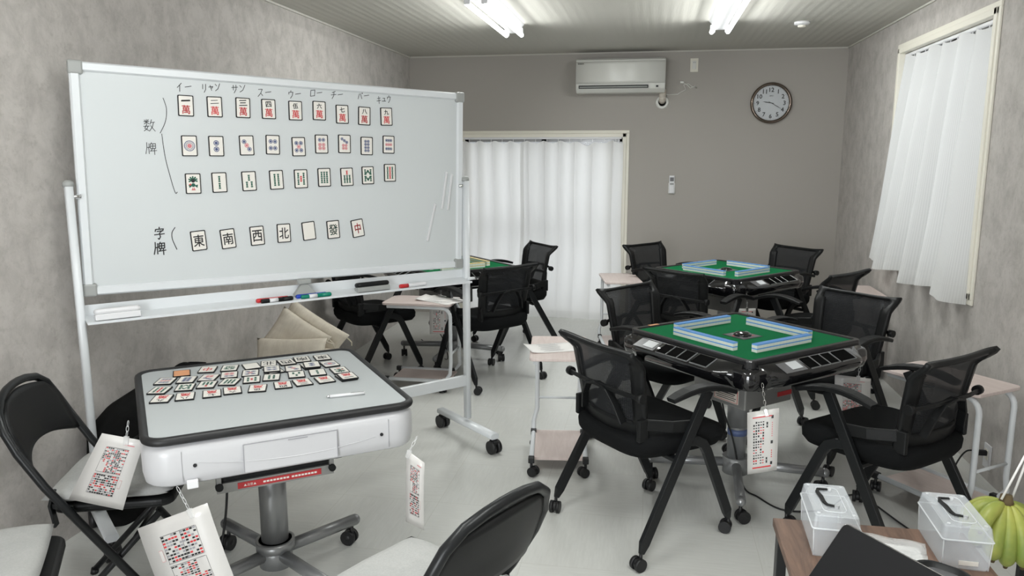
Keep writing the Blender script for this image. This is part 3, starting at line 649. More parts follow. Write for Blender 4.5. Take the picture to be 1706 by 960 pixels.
for i, (a, c) in enumerate((((1.686, 0.499), (1.658, 0.311)), ((1.719, 0.49), (1.694, 0.304)), ((1.618, 0.337), (1.571, 0.147)))):
    d = V((a[0]-c[0], a[1]-c[1], 0)); p = V(((a[0]+c[0])/2, (a[1]+c[1])/2, 0.0))
    o = MB().box((0, 0, 0), (0.011, d.length, 0.006), bev=0.0018).box((0, d.length/2-0.004, 0.001), (0.013, 0.01, 0.008), bev=0.002).build('magnet_bar', 'white', mx=BM @ M.Translation(p) @ M.Rotation(math.atan2(-d.x, d.y), 4, 'Z'))
    tag(o, ['upper left of the two parallel white magnet bars near the whiteboard right edge', 'upper right of the two parallel white magnet bars near the whiteboard right edge', 'lower slanted white magnet bar near the whiteboard right edge'][i], 'magnet bar', 'white magnet bars')
# things in the pen tray
TR = lambda x, y, z: INV @ M.Translation((x, y, z))
TZ = lambda x: 0.9205-0.012*x/BW-0.0065
def eraser(x, top, base, label, ln=0.165):
    t = thing('whiteboard_eraser', label, 'eraser', mx=TR(x, -0.052, TZ(x)) @ M.Rotation(R(-8), 4, 'X'))
    MB().box((0, 0, 0.012), (ln, 0.045, 0.024), bev=0.003).build('felt_pad', base, t)
    b = MB(); b.slab(rrect(ln+0.004, 0.05, 0.018, 5), 0.022, 0.046, bev=0.011); b.build('grip', top, t)
eraser(0.103, 'white', 'white', 'white eraser lying at the left end of the whiteboard tray')
eraser(1.23, 'black', 'grey_plastic', 'black topped eraser on the right half of the whiteboard tray', 0.17)
def marker(x, y, rz, body, cap, label, ln=0.145, r=0.0095, band=None, flip=False):
    t = thing('marker_pen', label, 'marker', mx=TR(x, y, TZ(x)+r) @ M.Rotation(rz, 4, 'Z') @ M.Rotation(R(90), 4, 'Y'))
    s_ = -1 if flip else 1
    MB().lathe([(r*.9, -ln*.5*s_), (r, -ln*.47*s_), (r, ln*.2*s_), (r*.9, ln*.22*s_)][::s_]).build('barrel', body, t)
    MB().lathe([(r*1.08, ln*.18*s_), (r*1.08, ln*.46*s_), (r*.8, ln*.5*s_)][::s_]).build('cap', cap, t)
    if band: MB().lathe([(r*1.015, -ln*.25*s_), (r*1.015, ln*.02*s_)][::s_]).build('label_band', band, t)
marker(0.75, -0.066, 0, 'black', 'black', 'black marker in front of the red one on the whiteboard tray', band='white')
marker(0.735, -0.046, 0, 'red', 'red', 'red marker half hidden behind the black one on the tray', flip=True)
marker(0.935, -0.066, 0, 'green_pl', 'green_pl', 'green marker in front of the blue one on the whiteboard tray', band='white')
marker(0.918, -0.046, 0, 'blue_pl', 'blue_pl', 'blue marker half hidden behind the green one on the tray', flip=True)
marker(1.45, -0.058, 0, 'white', 'red', 'white marker with red cap right of the black eraser', 0.15, flip=True)

# ------------------------------------------------------------------ casters and legs shared
def caster_mb(x, y, r=0.026, ang=0.0, top=None):
    b = MB(); d = V((cos(ang), sin(ang), 0)); a = V((-d.y, d.x, 0)); c = V((x, y, 0)) + d*0.012
    for s_ in (-1, 1): b.cyl(c+a*s_*0.007+V((0, 0, r)), c+a*s_*0.022+V((0, 0, r)), r, seg=16)
    b.sph(c+V((0, 0, r*1.1)), r*0.86, sc=(1, 1, 0.95)); b.cyl((x, y, r), (x, y, top or r*2.7), 0.007, seg=8)
    return b

# ------------------------------------------------------------------ nesting chairs
def nesting_chair():
    t = thing('nesting_chair', '', 'chair')
    b = MB(); prof = [(0.40, 0.455), (0.425, 0.487), (0.455, 0.492), (0.475, 0.478), (0.482, 0.43)]
    rings = []
    for z, w_ in prof:
        rg = []
        for k in range(40):
            a = 2*pi*k/40; ex = 0.42; cx = math.copysign(abs(cos(a))**ex, cos(a)); cy = math.copysign(abs(sin(a))**ex, sin(a))
            x = cx*w_/2; y = cy*w_/2*(1+0.05*cx)
            zz = z - 0.016*max(0, cx)**3 * (1 if z > 0.42 else 0.4) + 0.008*abs(cy)**3*(z > .42) - 0.02*(1-abs(cx)**2)*(1-abs(cy)**2)*0
            rg.append((x+0.015, y, zz))
        rings.append(rg)
    b.loft(rings); b.build('seat', 'seat_fabric', t)
    def P(u, v_):
        u = 2*u-1; hw = 0.196+0.032*v_; k = max(0, (v_-0.8)/0.2); k = k*k*(3-2*k)
        x = -0.195-0.062*v_+0.040*u*u*(1-k*0.5) - 0.016*k - 0.026*k*abs(u)**6
        return (x, u*hw*(1+0.035*k), 0.472+0.358*v_+0.006*k*abs(u)**4)
    ring = lambda u, v_: abs(2*u-1) > 0.80-0.06*(1-v_) or v_ < 0.19 or v_ > 0.94
    MB().grid(P, 24, 22, cond=ring).build('backrest_frame', 'black', t, solid=0.02)
    MB().grid(P, 24, 22, cond=lambda u, v_: not ring(u, v_)).build('backrest_mesh', 'mesh', t)
    b = MB(); b.bar([(-0.222, -0.125, 0.53), (-0.240, -0.10, 0.60), (-0.252, -0.06, 0.655), (-0.256, 0, 0.668), (-0.252, 0.06, 0.655), (-0.240, 0.10, 0.60), (-0.222, 0.125, 0.53)], 0.010, 0.032, up=(1, 0, 0))
    b.bar([(-0.228, -0.222, 0.655), (-0.250, -0.12, 0.66), (-0.256, 0, 0.662), (-0.250, 0.12, 0.66), (-0.228, 0.222, 0.655)], 0.010, 0.017)
    for s_ in (-1, 1): b.cyl((-0.224, s_*0.216, 0.655), (-0.222, s_*0.240, 0.655), 0.019, seg=12)
    b.build('lumbar_support', 'black', t)
    for s_ in (-1, 1):
        y = s_*0.268
        b = MB(); b.bar([(-0.17, s_*0.205, 0.535), (-0.08, y*0.93, 0.525), (0.04, y*0.97, 0.515)], 0.016, 0.045); b.box((-0.185, s_*0.20, 0.515), (0.05, 0.022, 0.09), bev=0.006); b.build('side_bracket', 'black', t)
        b = MB(); pts = []
        for k in range(9):
            q = k/8; pts.append((-0.12+0.33*q, y+s_*0.012, 0.628+0.05*sin(pi*(0.12+0.78*q))-0.012*q))
        b.bar(pts, 0.056, 0.022, scl=[0.8, .95, 1, 1, 1, 1, 1, .92, .78]); b.build('armrest', 'black', t)
        b = MB(); b.bar([(-0.248, s_*0.288, 0.075), (-0.235, s_*0.286, 0.11), (0.085, y, 0.645)], 0.022, 0.042, up=(0, 1, 0), scl=[.5, 1, 1]) if False else b.sweep([(-0.25, s_*0.288, 0.062), (-0.235, s_*0.286, 0.10), (0.085, y, 0.650)], [(-0.021, -0.011), (0.021, -0.011), (0.021, 0.011), (-0.021, 0.011)], up=(0, 1, 0), scl=[.55, 1, 1])
        lg = b.build('leg', 'black_metal', t, bevel=0.003)
        caster_mb(-0.252, s_*0.288, ang=R(200+s_*20)).build('caster', 'rubber', lg)
        b = MB(); b.sweep([(0.255, s_*0.245, 0.062), (0.242, s_*0.247, 0.10), (0.095, s_*0.262, 0.40), (0.07, s_*0.264, 0.435), (0.03, s_*0.266, 0.455), (-0.02, s_*0.267, 0.46)], [(-0.02, -0.011), (0.02, -0.011), (0.02, 0.011), (-0.02, 0.011)], up=(0, 1, 0), scl=[.55, 1, 1, 1, 1, .8])
        lg = b.build('leg', 'black_metal', t, bevel=0.003)
        caster_mb(0.257, s_*0.245, ang=R(160+s_*35)).build('caster', 'rubber', lg)
    MB().bar([(-0.05, -0.265, 0.385), (-0.05, 0.265, 0.385)], 0.03, 0.02).build('under_bar', 'black_metal', t)
    return t
NC = nesting_chair()
GT = 'black mesh nesting chairs round the green tables'
CH = [((0, 3.155), 41, 'black mesh chair nearest the camera at the front green table'),
 ((0.955, 3.2), 132, 'black mesh chair at the front table, before the side table by the right wall'),
 ((0.08, 4.2), -38, 'black mesh chair behind the left corner of the front green table'),
 ((0.91, 4.17), 223, 'black mesh chair behind the right corner of the front table, under the window'),
 ((0.31, 5.18), 52, 'black mesh chair with its back to the camera at the rear blue-tile table'),
 ((0.14, 6.33), -40, 'black mesh chair between the back window edge and the rear blue-tile table'),
 ((0.955, 6.3), 220, 'black mesh chair in the far right corner behind the rear blue-tile table'),
 ((1.03, 5.26), 138, 'black mesh chair right of the rear blue-tile table, near the right wall'),
 ((-1.11, 5.18), 140, 'black mesh chair with its back to the camera, just right of the whiteboard post'),
 ((-1.1, 6.19), 216, 'black mesh chair silhouetted against the white back curtain'),
 ((-1.96, 5.20), 48, 'black mesh chair behind the whiteboard tray near the left wall')]
for i, ((x, y), a, lb) in enumerate(CH): place(NC, i == len(CH)-1, (x, y, 0), R(a), lb, GT)

# ------------------------------------------------------------------ green automatic mahjong tables
TS, TZT = 0.735, 0.742
def green_table(label):
    t = thing('mahjong_table', label, 'mahjong table', (0, 0, 0), 0, 'black mahjong tables with green felt'); h = TS/2
    MB().slab(rrect(TS-0.03, TS-0.03, 0.02), TZT-0.03, TZT-0.004).build('felt_top', 'felt', t)
    b = MB()
    for k in range(4):
        rm = M.Rotation(k*pi/2, 4, 'Z')
        c = rrect(TS, TS, 0.035, 4)
    o1 = rrect(TS, TS, 0.035, 5); i1 = rrect(TS-0.052, TS-0.052, 0.012, 5)
    b.loft([[(x, y, TZT-0.03) for x, y in o1], [(x, y, TZT-0.002) for x, y in o1], [(x*.994, y*.994, TZT+0.003) for x, y in o1], [(x*1.01, y*1.01, TZT+0.003) for x, y in i1], [(x, y, TZT-0.006) for x, y in i1]], smooth=False, cap=False)
    b.build('rim', 'black_rim', t)
    b = MB(); w2 = TS+0.07
    lv = [(0.62, w2-0.05, .05), (0.628, w2-0.02, .06), (0.66, w2, .065), (0.695, w2-0.005, .065), (0.708, w2-0.02, .06), (0.714, w2-0.05, .05), (0.714, TS-.06, .03)]
    b.loft([[(x, y, z) for x, y in rrect(w_, w_, r_, 6)] for z, w_, r_ in lv]); b.build('body', 'black_gloss', t)
    for k in range(4):
        rm = M.Rotation(k*pi/2, 4, 'Z')
        def pr(e): return [(h-0.005, 0.728), (h+0.012, 0.726), (h+0.088*e+0.02*(1-e), 0.694), (h+0.094*e+0.024*(1-e), 0.678), (h+0.07*e+0.02*(1-e), 0.640), (h+0.02, 0.622), (h-0.02, 0.622)]
        ss = [(-0.335, 0), (-0.285, 0.35), (-0.25, 0.85), (-0.21, 1), (0.21, 1), (0.25, 0.85), (0.285, 0.35), (0.335, 0)]
        b = MB(); b.loft([[rm @ V((s_, -d, z)) for d, z in pr(e)] for s_, e in ss]); co = b.build('console', 'black_gloss', t)
        sl = lambda q: (h+0.012+(0.076)*q, 0.726-0.032*q+0.0012)       # point on the sloping top
        def onslope(mb, s0, s1, q0, q1, mi=0, up=0.0):
            (d0, z0), (d1, z1) = sl(q0), sl(q1)
            mb.poly([rm @ V((s0, -d1, z1+up)), rm @ V((s1, -d1, z1+up)), rm @ V((s1, -d0, z0+up)), rm @ V((s0, -d0, z0+up))], mi)
        b = MB(); onslope(b, -0.245, -0.115, 0.12, 0.9); b.build('display_panel', 'panel_grey', co, solid=0.002)
        b = MB(); onslope(b, -0.195, -0.130, 0.2, 0.75, up=0.0025); b.build('display', 'screen', co, solid=0.001)
        for s0, s1 in ((-0.095, -0.035), (-0.03, 0.03), (0.035, 0.095), (0.112, 0.205)):
            b = MB(); onslope(b, s0, s1, 0.08, 0.92, 0, 0.0006)
            (d0, z0), (d1, z1) = sl(0.08), sl(0.92)
            b.bar([rm @ V((s1+0.0025, -d0, z0)), rm @ V((s1+0.0025, -d1, z1))], 0.003, 0.007, 1); b.bar([rm @ V((s0, -d1, z1)), rm @ V((s1, -d1, z1))], 0.003, 0.006, 1)
            b.build('tray_pocket', ['void', 'silver'], co)
    MB().box((-0.10, -0.10, 0.552), (0.30, 0.30, 0.136), bev=0.006).box((0, 0, 0.60), (0.5, 0.5, 0.04), 1).build('lift_box', ['steel', 'black'], t)
    MB().cyl((0, 0, 0.075), (0, 0, 0.54), 0.044, seg=28).cyl((0, 0, 0.3), (0, 0, 0.56), 0.05, seg=28).build('column', 'silver', t)
    MB().cyl((0, 0, 0.07), (0, 0, 0.15), 0.062, seg=28).build('hub', 'silver', t)
    for k in range(4):
        a = pi/4+k*pi/2; d = V((cos(a), sin(a), 0))
        lg = MB().tube([d*0.04+V((0, 0, 0.115)), d*0.40+V((0, 0, 0.10))], 0.0215, seg=14).sph(d*0.40+V((0, 0, 0.10)), 0.0225).build('leg', 'silver', t)
        caster_mb(d.x*0.395, d.y*0.395, r=0.028, ang=a+2, top=0.085).build('caster', 'rubber', lg)
    b = MB(); quad(b, -0.01, -0.01, TZT-0.0028, 0.13, 0.13, 0); quad(b, -0.01, -0.01, TZT-0.0024, 0.118, 0.118, 1)
    b.lathe([(0.042, TZT-0.003), (0.04, TZT+0.006), (0.028, TZT+0.013), (0.0, TZT+0.016)], (-0.01, -0.01, 0), 2)
    for k in range(7):
        a = R(360*k/7+10); quad(b, -0.01+0.047*cos(a), -0.01+0.047*sin(a), TZT-0.0018, 0.018, 0.008, 3 if k % 3 else 4, a+1)
    b.build('centre_plate', ['black', 'panel_grey', 'black_gloss', 'screen', 'red_ink'], t)
    return t
def on_table(c, a, x, y, z=0.0): return V((c[0]+x*cos(a)-y*sin(a), c[1]+x*sin(a)+y*cos(a), z))
GT1 = green_table('')
T2, A2 = (0.43, 3.63), R(42.5)
T3, A3 = (0.545, 5.75), R(47)
T1, A1 = (-1.49, 5.66), R(42)
t2 = place(GT1, False, (*T2, 0), A2, 'black mahjong table with green felt and blue-backed tiles, nearest of the green tables')
t3 = place(GT1, False, (*T3, 0), A3, 'black mahjong table with green felt and blue-backed tiles at the back right')
t1 = place(GT1, True, (*T1, 0), A1, 'black mahjong table with green felt and yellow-backed tiles behind the whiteboard post')
# stickers and tape on the front table
tb = MB().cyl((0, 0, 0.258), (0, 0, 0.288), 0.0455, seg=28).build('blue_tape', 'blue_tape', t2); tb['label'] = 'band of blue tape round the column'
b = MB(); b.box((-0.251, -0.145, 0.533), (0.003, 0.136, 0.06), 0); X = -0.2535
for y0, z0, w_, h_, c in ((-0.145, 0.533, 0.13, 0.054, 1), (-0.145, 0.533, 0.125, 0.05, 0)): b.box((-0.2526-0.0004*(c == 0), y0, z0), (0.001, w_, h_), c)
for k in range(5): b.box((X, -0.145, 0.550-0.0085*k), (0.0008, (0.05 if k == 0 else 0.115-0.012*(k % 3)), 0.003 if k > 1 else 0.005), 2)
b.sph((X, -0.113, 0.550), 0.0045, 2, sc=(.2, 1, 1)); lb = b.build('warning_label', ['label_cream', 'red_label', 'ink'], t2); lb['label'] = 'beige warning label with red border and small black text'
b = MB(); b.box((0.0, -0.252, 0.525), (0.09, 0.003, 0.02)); lb = b.build('red_label', 'red_label', t2)
b = MB(); b.box((-0.225, 0.352, TZT+0.0045), (0.06, 0.018, 0.001)); lb = b.build('orange_sticker', MT['card_back'], t2)

# tiles: seventeen stacks of two on each side
TW, TL, TT = 0.0211, 0.0285, 0.0175
def tile_mesh(back):
    b = MB(); b.box((0, 0, TT*.36), (TW-0.0006, TL, TT*.72), 0); b.box((0, 0, TT*.86), (TW-0.0006, TL, TT*.28), 1)
    o = b.build('mahjong_tile', ['tile_white', back], bevel=None); me = o.data; bpy.data.objects.remove(o); return me
TMB, TMY = tile_mesh('tile_blue'), tile_mesh('tile_yellow')
def wall_of_tiles(c, a, cx, cy, along, me, label, group, idx=range(17), layers=(0, 1)):
    for i in idx:
        for l in layers:
            d = (i-8)*TW; x, y = (cx+d, cy) if along == 'x' else (cx, cy+d)
            o = bpy.data.objects.new('mahjong_tile', me); COL.objects.link(o)
            o.location = on_table(c, a, x, y, TZT-0.004+l*TT); o.rotation_euler = (0, 0, a + (0 if along == 'x' else pi/2))
            tag(o, label, 'mahjong tile', group)
WL = [(-0.030, -0.248, 'x', 'near right'), (-0.252, -0.004, 'y', 'near left'), (-0.022, 0.226, 'x', 'far left'), (0.203, -0.036, 'y', 'far right')]
for cx, cy, al, nm in WL:
    wall_of_tiles(T2, A2, cx, cy, al, TMB, 'blue-backed mahjong tile in the %s wall on the front green table' % nm, '%s tile wall of the front table' % nm)
    wall_of_tiles(T3, A3, cx, cy, al, TMB, 'blue-backed mahjong tile in the %s wall on the rear right green table' % nm, '%s tile wall of the rear right table' % nm)
wall_of_tiles(T1, A1, 0.203, -0.036, 'y', TMY, 'yellow-backed mahjong tile in the wall nearest the curtain on the left green table', 'curtain side yellow tile wall', range(10, 17))
wall_of_tiles(T1, A1, -0.030, -0.248, 'x', TMY, 'yellow-backed mahjong tile in the wall beside the whiteboard post', 'post side yellow tile wall', range(10, 17))
b = MB()
for cx, cy, al, rng in ((0.203, -0.036, 'y', range(0, 10)), (-0.030, -0.248, 'x', range(0, 10)), (-0.252, -0.004, 'y', range(17)), (-0.022, 0.226, 'x', range(17))):
    for i in rng:
        for l in (0, 1):
            d = (i-8)*TW; x, y = (cx+d, cy) if al == 'x' else (cx, cy+d); dm = (TW-0.0006, TL) if al == 'x' else (TL, TW-0.0006)
            b.box((x, y, l*TT+TT*.36), (*dm, TT*.72), 0); b.box((x, y, l*TT+TT*.86), (*dm, TT*.28), 1)
o = b.build('mahjong_tiles', ['tile_white', 'tile_yellow'], loc=(*T1, TZT-0.004), rz=A1); o['kind'] = 'stuff'
tag(o, 'remaining yellow-backed mahjong tiles in walls on the left green table', 'mahjong tiles')

# ------------------------------------------------------------------ white mahjong table with a grey cover
WT, WA = (-1.335, 2.47), R(37)
wt = thing('white_mahjong_table', 'white mahjong table with a flat grey cover, cards lying on it', 'mahjong table', (*WT, 0), WA)
S = 0.84
MB().slab(rrect(S-0.03, S-0.03, 0.045, 6), TZT-0.02, TZT+0.001).build('cover_board', 'grey_top', wt)
pts = [(x, y, TZT-0.006) for x, y in rrect(S-0.026, S-0.026, 0.055, 7)]
MB().tube(pts, 0.0135, seg=10, closed=True).build('cover_edging', 'rubber', wt)
b = MB(); lv = [(0.595, S-0.03, .07), (0.602, S-0.012, .08), (0.63, S-0.001, .085), (0.69, S, .085), (0.706, S-0.008, .08), (0.716, S-0.025, .07), (0.722, S-0.05, .05)]
b.loft([[(x, y, z) for x, y in rrect(w_, w_, r_, 8)] for z, w_, r_ in lv]); b.build('body', 'table_white', wt)
hy = -(S+0.0)/2
b = MB(); w_, h_ = 0.285, 0.088; b.box((0.0, hy, 0.652), (w_, 0.012, h_), 0)
for cx, cz, dx, dz in ((-w_/2, .652, .0025, h_), (w_/2, .652, .0025, h_), (0, .652+h_/2, w_, .0025)): b.box((cx, hy-0.0058, cz), (dx, 0.002, dz), 1)
b.box((0.02, hy-0.0058, 0.690), (0.06, 0.003, 0.003), 1); b.build('drawer', ['table_white', 'grey_ink'], wt)
b = MB(); b.tube([(-0.27+0.54*k/16, hy-0.0005-0.0045*(abs(-0.27+0.54*k/16) < 0.145), 0.634+0.022*(2*k/16-1)**2-0.006*(2*k/16-1)) for k in range(17)], 0.0022, seg=6, scl=[.2+.8*sin(pi*k/16) for k in range(17)]); b.build('swoosh_ridge', 'table_white', wt)
for x in (-0.28, 0.29): MB().cyl((x, hy-0.003, 0.655), (x, hy+0.002, 0.655), 0.0055, seg=12).build('screw_cap', 'ink', wt)
for x in (-0.315, 0.315): MB().box((x, hy+0.0005, 0.655), (0.0012, 0.003, 0.095)).build('panel_seam', 'grey_ink', wt)
MB().box((-0.29, hy-0.003, 0.600), (0.032, 0.014, 0.026), bev=0.003).build('adhesive_hook', 'white', wt)
b = MB(); b.box((-0.03, -0.29, 0.566), (0.34, 0.02, 0.058), 0); b.box((-0.03, -0.303, 0.520), (0.37, 0.012, 0.032), 1)
b.box((-0.03, 0.0, 0.56), (0.30, 0.56, 0.05), 0)
for x in (-0.208, 0.148): b.box((x, -0.298, 0.558), (0.014, 0.03, 0.07), 1); b.cyl((x, -0.305, 0.528), (x, -0.322, 0.528), 0.012, mi=0, seg=14)
b.box((0.172, -0.28, 0.56), (0.03, 0.03, 0.022), 0)
fr = b.build('lift_bracket', ['black', 'steel'], wt)
b = MB(); b.box((-0.02, -0.3097, 0.520), (0.265, 0.002, 0.020), 0)
mxr = M.Translation((-0.02, -0.3109, 0.520)) @ M.Rotation(R(90), 4, 'X'); text(b, '▲注意▲', -0.095, 0.0, 0, 0.009, 1, 0.0, mx=mxr)
for k in range(16): b.box((-0.07+0.0105*k + (0.006 if k > 7 else 0), -0.3109, 0.520), (0.008, 0.0004, 0.006), 1)
lb = b.build('red_label', ['red_label', 'card_face'], fr); lb['label'] = 'red warning label with white lettering'
MB().cyl((0, 0, 0.075), (0, 0, 0.55), 0.049, seg=28).box((0, 0, 0.53), (0.17, 0.17, 0.012)).build('column', 'silver', wt)
MB().cyl((0, 0, 0.06), (0, 0, 0.16), 0.06, seg=28).cyl((0, 0, 0.125), (0, 0, 0.16), 0.07, seg=28).build('hub', 'silver', wt)
for k in range(4):
    a = R(22)+k*pi/2; d = V((cos(a), sin(a), 0))
    lg = MB().tube([d*0.04+V((0, 0, 0.11)), d*0.36+V((0, 0, 0.10))], 0.023, seg=14).sph(d*0.36+V((0, 0, 0.10)), 0.0232).build('leg', 'silver', wt)
    caster_mb(d.x*0.345, d.y*0.345, r=0.03, ang=a+2, top=0.085).build('caster', 'rubber', lg)
# cards lying on it, read from the far side
TCD = {'hon': [(0.268, 0.299), (0.189, 0.308), (0.125, 0.292), (0.058, 0.302), (-0.009, 0.292), (-0.088, 0.301), (-0.166, 0.318)],
 'pin': [(0.272, 0.188), (0.202, 0.189), (0.13, 0.186), (0.052, 0.197), (-0.027, 0.194), (-0.102, 0.203), (-0.175, 0.198), (-0.249, 0.207), (-0.32, 0.223)],
 'sou': [(0.283, 0.08), (0.201, 0.089), (0.124, 0.096), (0.034, 0.099), (-0.036, 0.102), (-0.112, 0.108), (-0.189, 0.108), (-0.262, 0.108), (-0.344, 0.11)],
 'man': [(0.285, -0.029), (0.203, -0.018), (0.123, -0.016), (0.053, -0.018), (-0.034, -0.019), (-0.117, -0.005), (-0.185, -0.012), (-0.27, -0.004), (-0.343, 0.002)]}
CA = {'hon': [-2, -3, 3, -10, 2, -14, -16], 'pin': [3, -6, -8, -8, -11, -9, -22, -17, -20], 'sou': [0, -6, -8, -13, -10, -24, -17, -14, -23], 'man': [1, 2, 1, -6, -13, -5, -6, -8, -17]}
ZT = TZT+0.0012
for k in TCD:
    for i, (x, y) in enumerate(TCD[k]):
        under = (k == 'pin' and i == 3)
        z = ZT + (CT+0.0005 if (k, i) in (('pin', 3), ('pin', 1), ('man', 0)) else 0)
        mx = M.Translation(on_table(WT, WA, x, y, z)) @ M.Rotation(WA+pi+R(CA[k][i]), 4, 'Z')
        card(k, i+1, mx, 'tile card %s on the grey table' % card_desc(k, i+1), 'tile cards on the grey table')
card('back', 0, M.Translation(on_table(WT, WA, -0.259, 0.306, ZT)) @ M.Rotation(WA+R(-4), 4, 'Z'), 'orange backed tile card lying face down on the grey covered table', 'tile cards on the grey table')
for k, n, x, y, a, nm in (('pin', 4, 0.058, 0.190, 8, 'four'), ('pin', 2, 0.195, 0.193, 4, 'two')):
    card(k, n, M.Translation(on_table(WT, WA, x, y, ZT)) @ M.Rotation(WA+pi+R(a), 4, 'Z'), 'tile card mostly hidden beneath the %s circle card on the grey table' % nm, 'tile cards on the grey table')
card('man', 1, M.Translation(on_table(WT, WA, 0.281, -0.024, ZT)) @ M.Rotation(WA+pi+R(5), 4, 'Z'), 'tile card mostly hidden beneath the one numeral card on the grey table', 'tile cards on the grey table')
p0, p1 = on_table(WT, WA, 0.157, -0.233, ZT+0.006), on_table(WT, WA, 0.286, -0.249, ZT+0.006); d = (p1-p0)
t = thing('pen', 'silver white pen lying on the front of the grey table cover', 'pen', p0, math.atan2(d.y, d.x))
MB().cyl((0.012, 0, 0), (d.length, 0, 0), 0.0055, seg=10).build('barrel', 'white', t); MB().cyl((0, 0, 0), (0.014, 0, 0), 0.0025, 0.0055, seg=10).build('tip', 'chrome', t)
MB().box((d.length-0.025, 0, 0.0055), (0.045, 0.004, 0.002)).build('clip', 'chrome', t)

# ------------------------------------------------------------------ laminated sheets hanging from clips
def sheet(corners, hang, label, style, clipmat='clear', flip=False, group='laminated score sheets'):
    c = [V(p) for p in corners]            # top left, top right, bottom right, bottom left as seen
    o_ = (c[0]+c[1]+c[2]+c[3])/4; X = ((c[1]-c[0])+(c[2]-c[3])).normalized(); Y0 = ((c[0]-c[3])+(c[1]-c[2])); Z = X.cross(Y0).normalized(); Y = Z.cross(X)
    w_ = ((c[1]-c[0]).length+(c[2]-c[3]).length)/2; h_ = ((c[0]-c[3]).length+(c[1]-c[2]).length)/2
    mx = M(((X.x, Y.x, Z.x, o_.x), (X.y, Y.y, Z.y, o_.y), (X.z, Y.z, Z.z, o_.z), (0, 0, 0, 1)))
    t = thing('score_sheet', label, 'laminated sheet', mx=mx, group=group); rnd = random.Random(len(label)+style)
    inv = mx.inverted(); lc = [inv @ p for p in c]
    def S(u, v_, dz=0.0):      # the sheet, bowed a little along its height
        p = lc[3].lerp(lc[2], u).lerp(lc[0].lerp(lc[1], u), v_); return p + V((0, 0, dz+0.004*(1-(2*v_-1)**2)))
    b = MB(); b.grid(lambda u, v_: S(u, v_), 3, 10, 0); b.build('sheet', 'paper', t, solid=0.0008)
    b = MB(); f = -1 if flip else 1
    def q(x, y, ww, hh, mi):
        x, y = f*x+.5, f*y+.5; b.poly([S(x+e*ww/2, y+g*hh/2, 0.0012 if mi != 4 else 0.0014) for e, g in ((-1, -1), (1, -1), (1, 1), (-1, 1))], mi)
    if style == 0:       # table of hands: vertical columns of dashes with frames
        for y0, y1, cols in ((-.02, .34, 7), (-.34, -.05, 4)):
            x0, x1 = -.26, .24
            q(0, y1, x1-x0, .004, 0); q(0, y0, x1-x0, .004, 0); q(x0, (y0+y1)/2, .004, y1-y0, 0); q(x1, (y0+y1)/2, .004, y1-y0, 0)
            if cols == 4: q(-.03, (y0+y1)/2, .004, y1-y0, 0)
            n = 15 if cols == 7 else 9
            for ci in range(11):
                for ri in range(n):
                    if cols == 7 and ci < 3 and ri < 6: continue
                    if cols == 7 and ci > 8 and ri % 2: continue
                    if rnd.random() < 0.16: continue
                    q(x0+.03+ci*.045, y0+.015+ri*(y1-y0-.03)/(n-1), .036, (y1-y0)/n*.58, 1 if rnd.random() < 0.3 else (2 if rnd.random() < .35 else 0))
        q(.22, .40, .22, .012, 3); q(.30, -.15, .05, .12, 3); q(.30, -.15, .045, .113, 4)
    else:                # sheet with red bars at both ends and a black column
        q(-.02, .40, .62, .016, 1); q(-.02, -.41, .62, .022, 1)
        for y in (.38, -.02, -.36): q(.30, y, .07, .05, 0)
        q(.14, -.02, .05, .66, 0)
        for k in range(9): q(.14, -.30+.07*k, .02, .02, 4)
        for ci in range(5):
            for ri in range(16):
                if rnd.random() < .18: continue
                q(-.28+ci*.075, -.34+ri*.044, .05, .016 if rnd.random() < .7 else .03, 1 if rnd.random() < .2 else 0)
        for ri in range(7): q(.30, .08+.035*ri, .03, .018, 3)
        for ri in range(4): q(.30, -.26+.035*ri, .03, .018, 1)
    b.build('print', ['ink', 'red_ink', 'grey_ink', 'pink_ink', 'paper'], t, norm=False)
    hp = inv @ V(hang); uu = min((abs((S(k/20, .97)-hp).length), k/20) for k in range(2, 19))[1]; cp_ = S(uu, .96); tx, ty = cp_.x, cp_.y
    b = MB(); b.box((tx, ty, 0), (0.016, 0.03, 0.008), bev=0.002); cp = b.build('clip', clipmat, t)
    b = MB(); a = V((tx, ty+0.012, 0)); n = max(3, int((hp-a).length/0.016))
    for k in range(n):
        p = a.lerp(hp, k/n); q2 = a.lerp(hp, (k+1.25)/n); s_ = 0.0042
        dd = (q2-p).normalized(); sd = dd.cross(V((0, 0, 1)) if k % 2 else V((1, 0, 0)))
        if sd.length < 1e-3: sd = V((0, 1, 0))
        sd.normalize(); m_ = (p+q2)/2; hl = (q2-p).length/2
        b.tube([m_+dd*hl*cos(2*pi*j/10)+sd*s_*sin(2*pi*j/10) for j in range(10)], 0.0012, seg=5, closed=True, up=dd.cross(sd))
    b.build('chain', 'chrome' if clipmat == 'chrome' else 'clear', t)
    return t
sheet([(-1.658, 2.03, 0.708), (-1.535, 2.06, 0.680), (-1.610, 2.03, 0.457), (-1.800, 2.03, 0.478)], (-1.575, 2.045, 0.745), 'tilted laminated score sheet hanging at the left side of the white table', 0)
sheet([(-1.487, 1.93, 0.456), (-1.251, 1.93, 0.558), (-1.16, 1.93, 0.27), (-1.395, 1.93, 0.17)], (-1.34, 1.925, 0.60), 'laminated score sheet hanging in front of the white table, lower edge out of view', 0, flip=True)
sheet([(-0.765, 2.31, 0.607), (-0.700, 2.29, 0.575), (-0.706, 2.29, 0.34), (-0.775, 2.31, 0.355)], (-0.737, 2.33, 0.645), 'laminated score sheet seen edge-on hanging at the right corner of the white table', 0)
